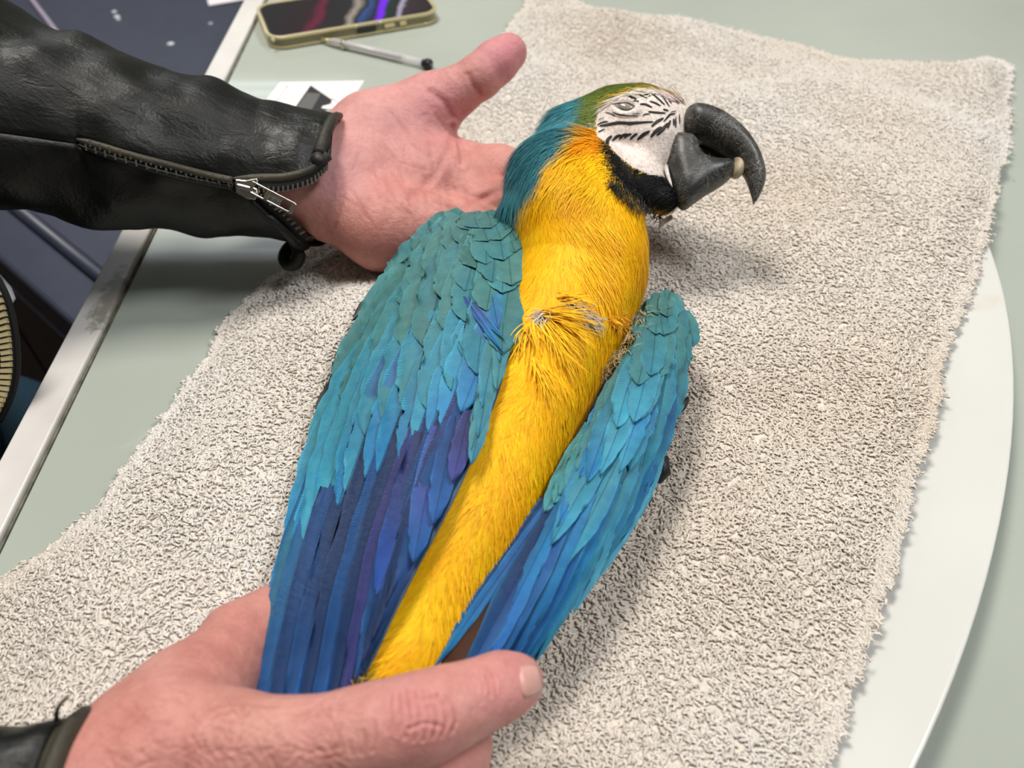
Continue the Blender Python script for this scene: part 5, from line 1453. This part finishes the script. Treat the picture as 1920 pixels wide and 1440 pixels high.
def screen_mat():
    m, nt, b = new_mat('lit_phone_screen')
    vec = tex_coord(nt); mp = nd(nt, 'ShaderNodeMapping'); mp.inputs['Rotation'].default_value = (0, 0, .42); mp.inputs['Scale'].default_value = (1 / PLN, 1 / PLN, 1); lk(nt, vec, mp.inputs['Vector'])
    sx = nd(nt, 'ShaderNodeSeparateXYZ'); lk(nt, mp.outputs[0], sx.inputs[0])
    nz = noise(nt, 5, 2, .5, mp.outputs[0])
    ma = nd(nt, 'ShaderNodeMath', operation='MULTIPLY_ADD'); lk(nt, nz, ma.inputs[0]); ma.inputs[1].default_value = .10; lk(nt, sx.outputs['X'], ma.inputs[2])
    K_ = lambda c: L4(c)
    c = ramp(nt, ma.outputs[0], [(0.0, K_((22, 22, 26))), (.20, K_((30, 16, 24))), (.26, K_((84, 16, 44))), (.30, K_((24, 20, 26))), (.42, K_((26, 26, 30))), (.46, K_((128, 120, 112))), (.50, K_((20, 22, 30))), (.53, K_((36, 60, 110))), (.57, K_((20, 20, 26))),
                                 (.595, K_((92, 24, 190))), (.625, K_((92, 24, 190))), (.64, K_((16, 40, 34))), (.70, K_((24, 24, 26))), (.725, K_((140, 136, 156))), (.75, K_((40, 30, 36))), (.85, K_((28, 24, 26)))])
    lk(nt, c, b.inputs['Base Color']); lk(nt, c, b.inputs['Emission Color']); b.inputs['Emission Strength'].default_value = .45
    b.inputs['Roughness'].default_value = .08
    return m
M['screen'] = screen_mat()
M['phone_body'] = simple('dark_phone_body', (38, 36, 36), .35)
m, nt, b = new_mat('gold_clear_case'); b.inputs['Base Color'].default_value = L4((222, 208, 164)); b.inputs['Metallic'].default_value = .5; b.inputs['Roughness'].default_value = .22; M['gold'] = m
m, nt, b = new_mat('clear_case'); b.inputs['Base Color'].default_value = L4((214, 206, 160)); b.inputs['Transmission Weight'].default_value = .75; b.inputs['Roughness'].default_value = .12; M['clear'] = m
rr_prism('phone_body', .003, PLN - .003, .003, PW - .003, .012, .0018, .0098, M['phone_body'], phone, .0008)
rr_prism('screen', .0042, PLN - .0042, .0042, PW - .0042, .011, .0098, .0101, M['screen'], phone)
rr_prism('case_back', .0004, PLN - .0004, .0004, PW - .0004, .014, .0, .0017, M['clear'], phone)
ring_prism('case_rim', rrect(0, PLN, 0, PW, .0145), rrect(.0030, PLN - .0030, .0030, PW - .0030, .0115), .0085, .0108, M['gold'], phone)
ring_prism('case_rim', rrect(0, PLN, 0, PW, .0145), rrect(.0028, PLN - .0028, .0028, PW - .0028, .0117), .0008, .0030, M['gold'], phone)
ring_prism('case_wall', rrect(.0008, PLN - .0008, .0008, PW - .0008, .014), rrect(.0026, PLN - .0026, .0026, PW - .0026, .0120), .0030, .0085, M['clear'], phone)
box('side_button', (PLN * .50, -.0006, .0036), (PLN * .61, .0010, .0082), M['phone_body'], phone, .0004)
for a0_, a1_ in ((.66, .72), (.75, .79)):
    box('volume_button', (PLN * a0_, -.0009, .0042), (PLN * a1_, .0010, .0076), M['gold'], phone, .0005)
for t_ in (.02, .49, .63):
    tube('case_bump', [(PLN * t_ + .001, -.0002, .0094), (PLN * t_ + .001, .002, .0094)], .0016, M['gold'], phone, k=10)

pen = empty('pen', 'clear-barrelled ballpoint pen with a black end plug beside the phone', 'pen')
pa, pb2 = P(606, 74, .0042), P(806, 121, .0042)
pen.location = (pa[0], pa[1], 0)
pdir = (pb2 - pa); plen = float(np.linalg.norm(pdir)); pdir /= plen
pp_ = lambda t_: np.array([0, 0, .0042]) + pdir * plen * t_
m, nt, b = new_mat('clear_plastic'); b.inputs['Base Color'].default_value = L4((238, 232, 232)); b.inputs['Alpha'].default_value = .38; b.inputs['Roughness'].default_value = .08; M['clearp'] = m
M['refill'] = simple('grey_refill', (150, 138, 146), .4)
tube('barrel', [pp_(.06), pp_(.10), pp_(.94)], [.0022, .0032, .0032], M['clearp'], pen, k=12)
tube('refill', [pp_(.02), pp_(.74)], [.0013, .0013], M['refill'], pen, k=10)
tube('nib', [pp_(-.03), pp_(.02), pp_(.07)], [.0004, .0012, .0022], M['brass'], pen, k=10)
tube('collar', [pp_(.19), pp_(.215)], [.0040, .0040], M['clear'], pen, k=12)
tube('end_plug', [pp_(.93), pp_(.965), pp_(.966), pp_(1.0), pp_(1.012)], [.0030, .0030, .0042, .0042, .0034], M['ink'], pen, k=16)
tube('plug_hole', [pp_(1.0125), pp_(1.0135)], [.0014, .0014], M['refill'], pen, k=12)

tlc, trc = P(525, 155, 0), P(683, 152, 0); rdir = P(640, 218, 0) - trc; rdir /= np.linalg.norm(rdir)
cw = float(np.linalg.norm(trc - tlc)); chh = cw * .66
cdir = (trc - tlc) / cw
card = empty('business_card', 'white card printed with a dark building picture lying by the sleeve', 'card')
card.location = tuple(tlc)
Z1 = np.array([0, 0, .0004])
prism('card_sheet', [np.zeros(3), cdir * cw, cdir * cw + rdir * chh, rdir * chh], Z1, M['card_white'], card)
def on_card(poly, z, mat, name='print'):
    pp = P(np.array([p[0] for p in poly], float), np.array([p[1] for p in poly], float), .0004) - tlc
    pp[:, 2] = .0004
    return prism(name, pp, (0, 0, z), mat, card)
cp = lambda X, Y: (490 + X / 9.143, 140 + Y / 9.143)
on_card([cp(*q) for q in ((845, 182), (1212, 430), (1190, 500), (1045, 540), (1030, 575), (1140, 590), (1030, 645), (1000, 760), (430, 800), (565, 580))], .00006, M['ink'], 'picture')
on_card([cp(*q) for q in ((790, 310), (1020, 325), (840, 640), (790, 720), (520, 700), (590, 575))], .00010, M['ink_grey'], 'picture')
on_card([cp(*q) for q in ((1385, 545), (1420, 500), (1540, 465), (1460, 520), (1425, 555))], .00006, M['ink'], 'picture')
on_card([cp(*q) for q in ((1212, 400), (1390, 525), (1384, 530), (1206, 412))], .00006, M['ink_grey'], 'picture')
on_card([cp(*q) for q in ((1360, 545), (1120, 640), (1120, 632), (1355, 540))], .00006, M['ink_light'], 'picture')
for k_, (x0, y0, x1, y1) in enumerate(((450, 195, 215, 500), (692, 195, 445, 510))):
    for i in range(11):      # two unreadable lines of small print
        t_ = (i + .12 * RNG.normal()) / 11; x, y = x0 + (x1 - x0) * t_, y0 + (y1 - y0) * t_
        w = 26 if i == 0 else 15
        on_card([cp(x - w, y + 2), cp(x - 2, y - 8), cp(x + w, y), cp(x + 4, y + 12)], .00005, M['ink_light'] if k_ else M['ink_grey'], 'small_print')

# fine pale fibres and scuffs clinging to the beak
fb_v, fb_f, fb_c = [], [], []
for vv_, ff_, n_ in ((lmv, lmf, 150), (umv, umf, 190)):
    Nn = vnormals(vv_, ff_); ok_ = np.where((Nn @ E_BACK) > .45)[0]; k_ = RNG.choice(ok_, n_)
    an_ = RNG.random(n_) * 6.283; d_ = np.cos(an_)[:, None] * E_RIGHT + np.sin(an_)[:, None] * E_UP
    nn_ = Nn[k_]; d_ = d_ - (d_ * nn_).sum(1)[:, None] * nn_; d_ /= np.linalg.norm(d_, axis=1)[:, None]
    v, f, c = ribbons(vv_[k_], nn_, d_, .0020 + .0035 * RNG.random(n_), np.full(n_, .00012), np.tile(lin((160, 156, 148)), (n_, 1)) * (.35 + .6 * RNG.random((n_, 1))), .0002, .0004, curl=RNG.normal(size=n_) * .0018)
    fb_f.append(f + sum(len(q_) for q_ in fb_v)); fb_v.append(v); fb_c.append(c)
mesh_obj('beak_fibre', np.vstack(fb_v), np.vstack(fb_f), M['down'], macaw, cols=np.vstack(fb_c).clip(0, 1), kind='stuff')
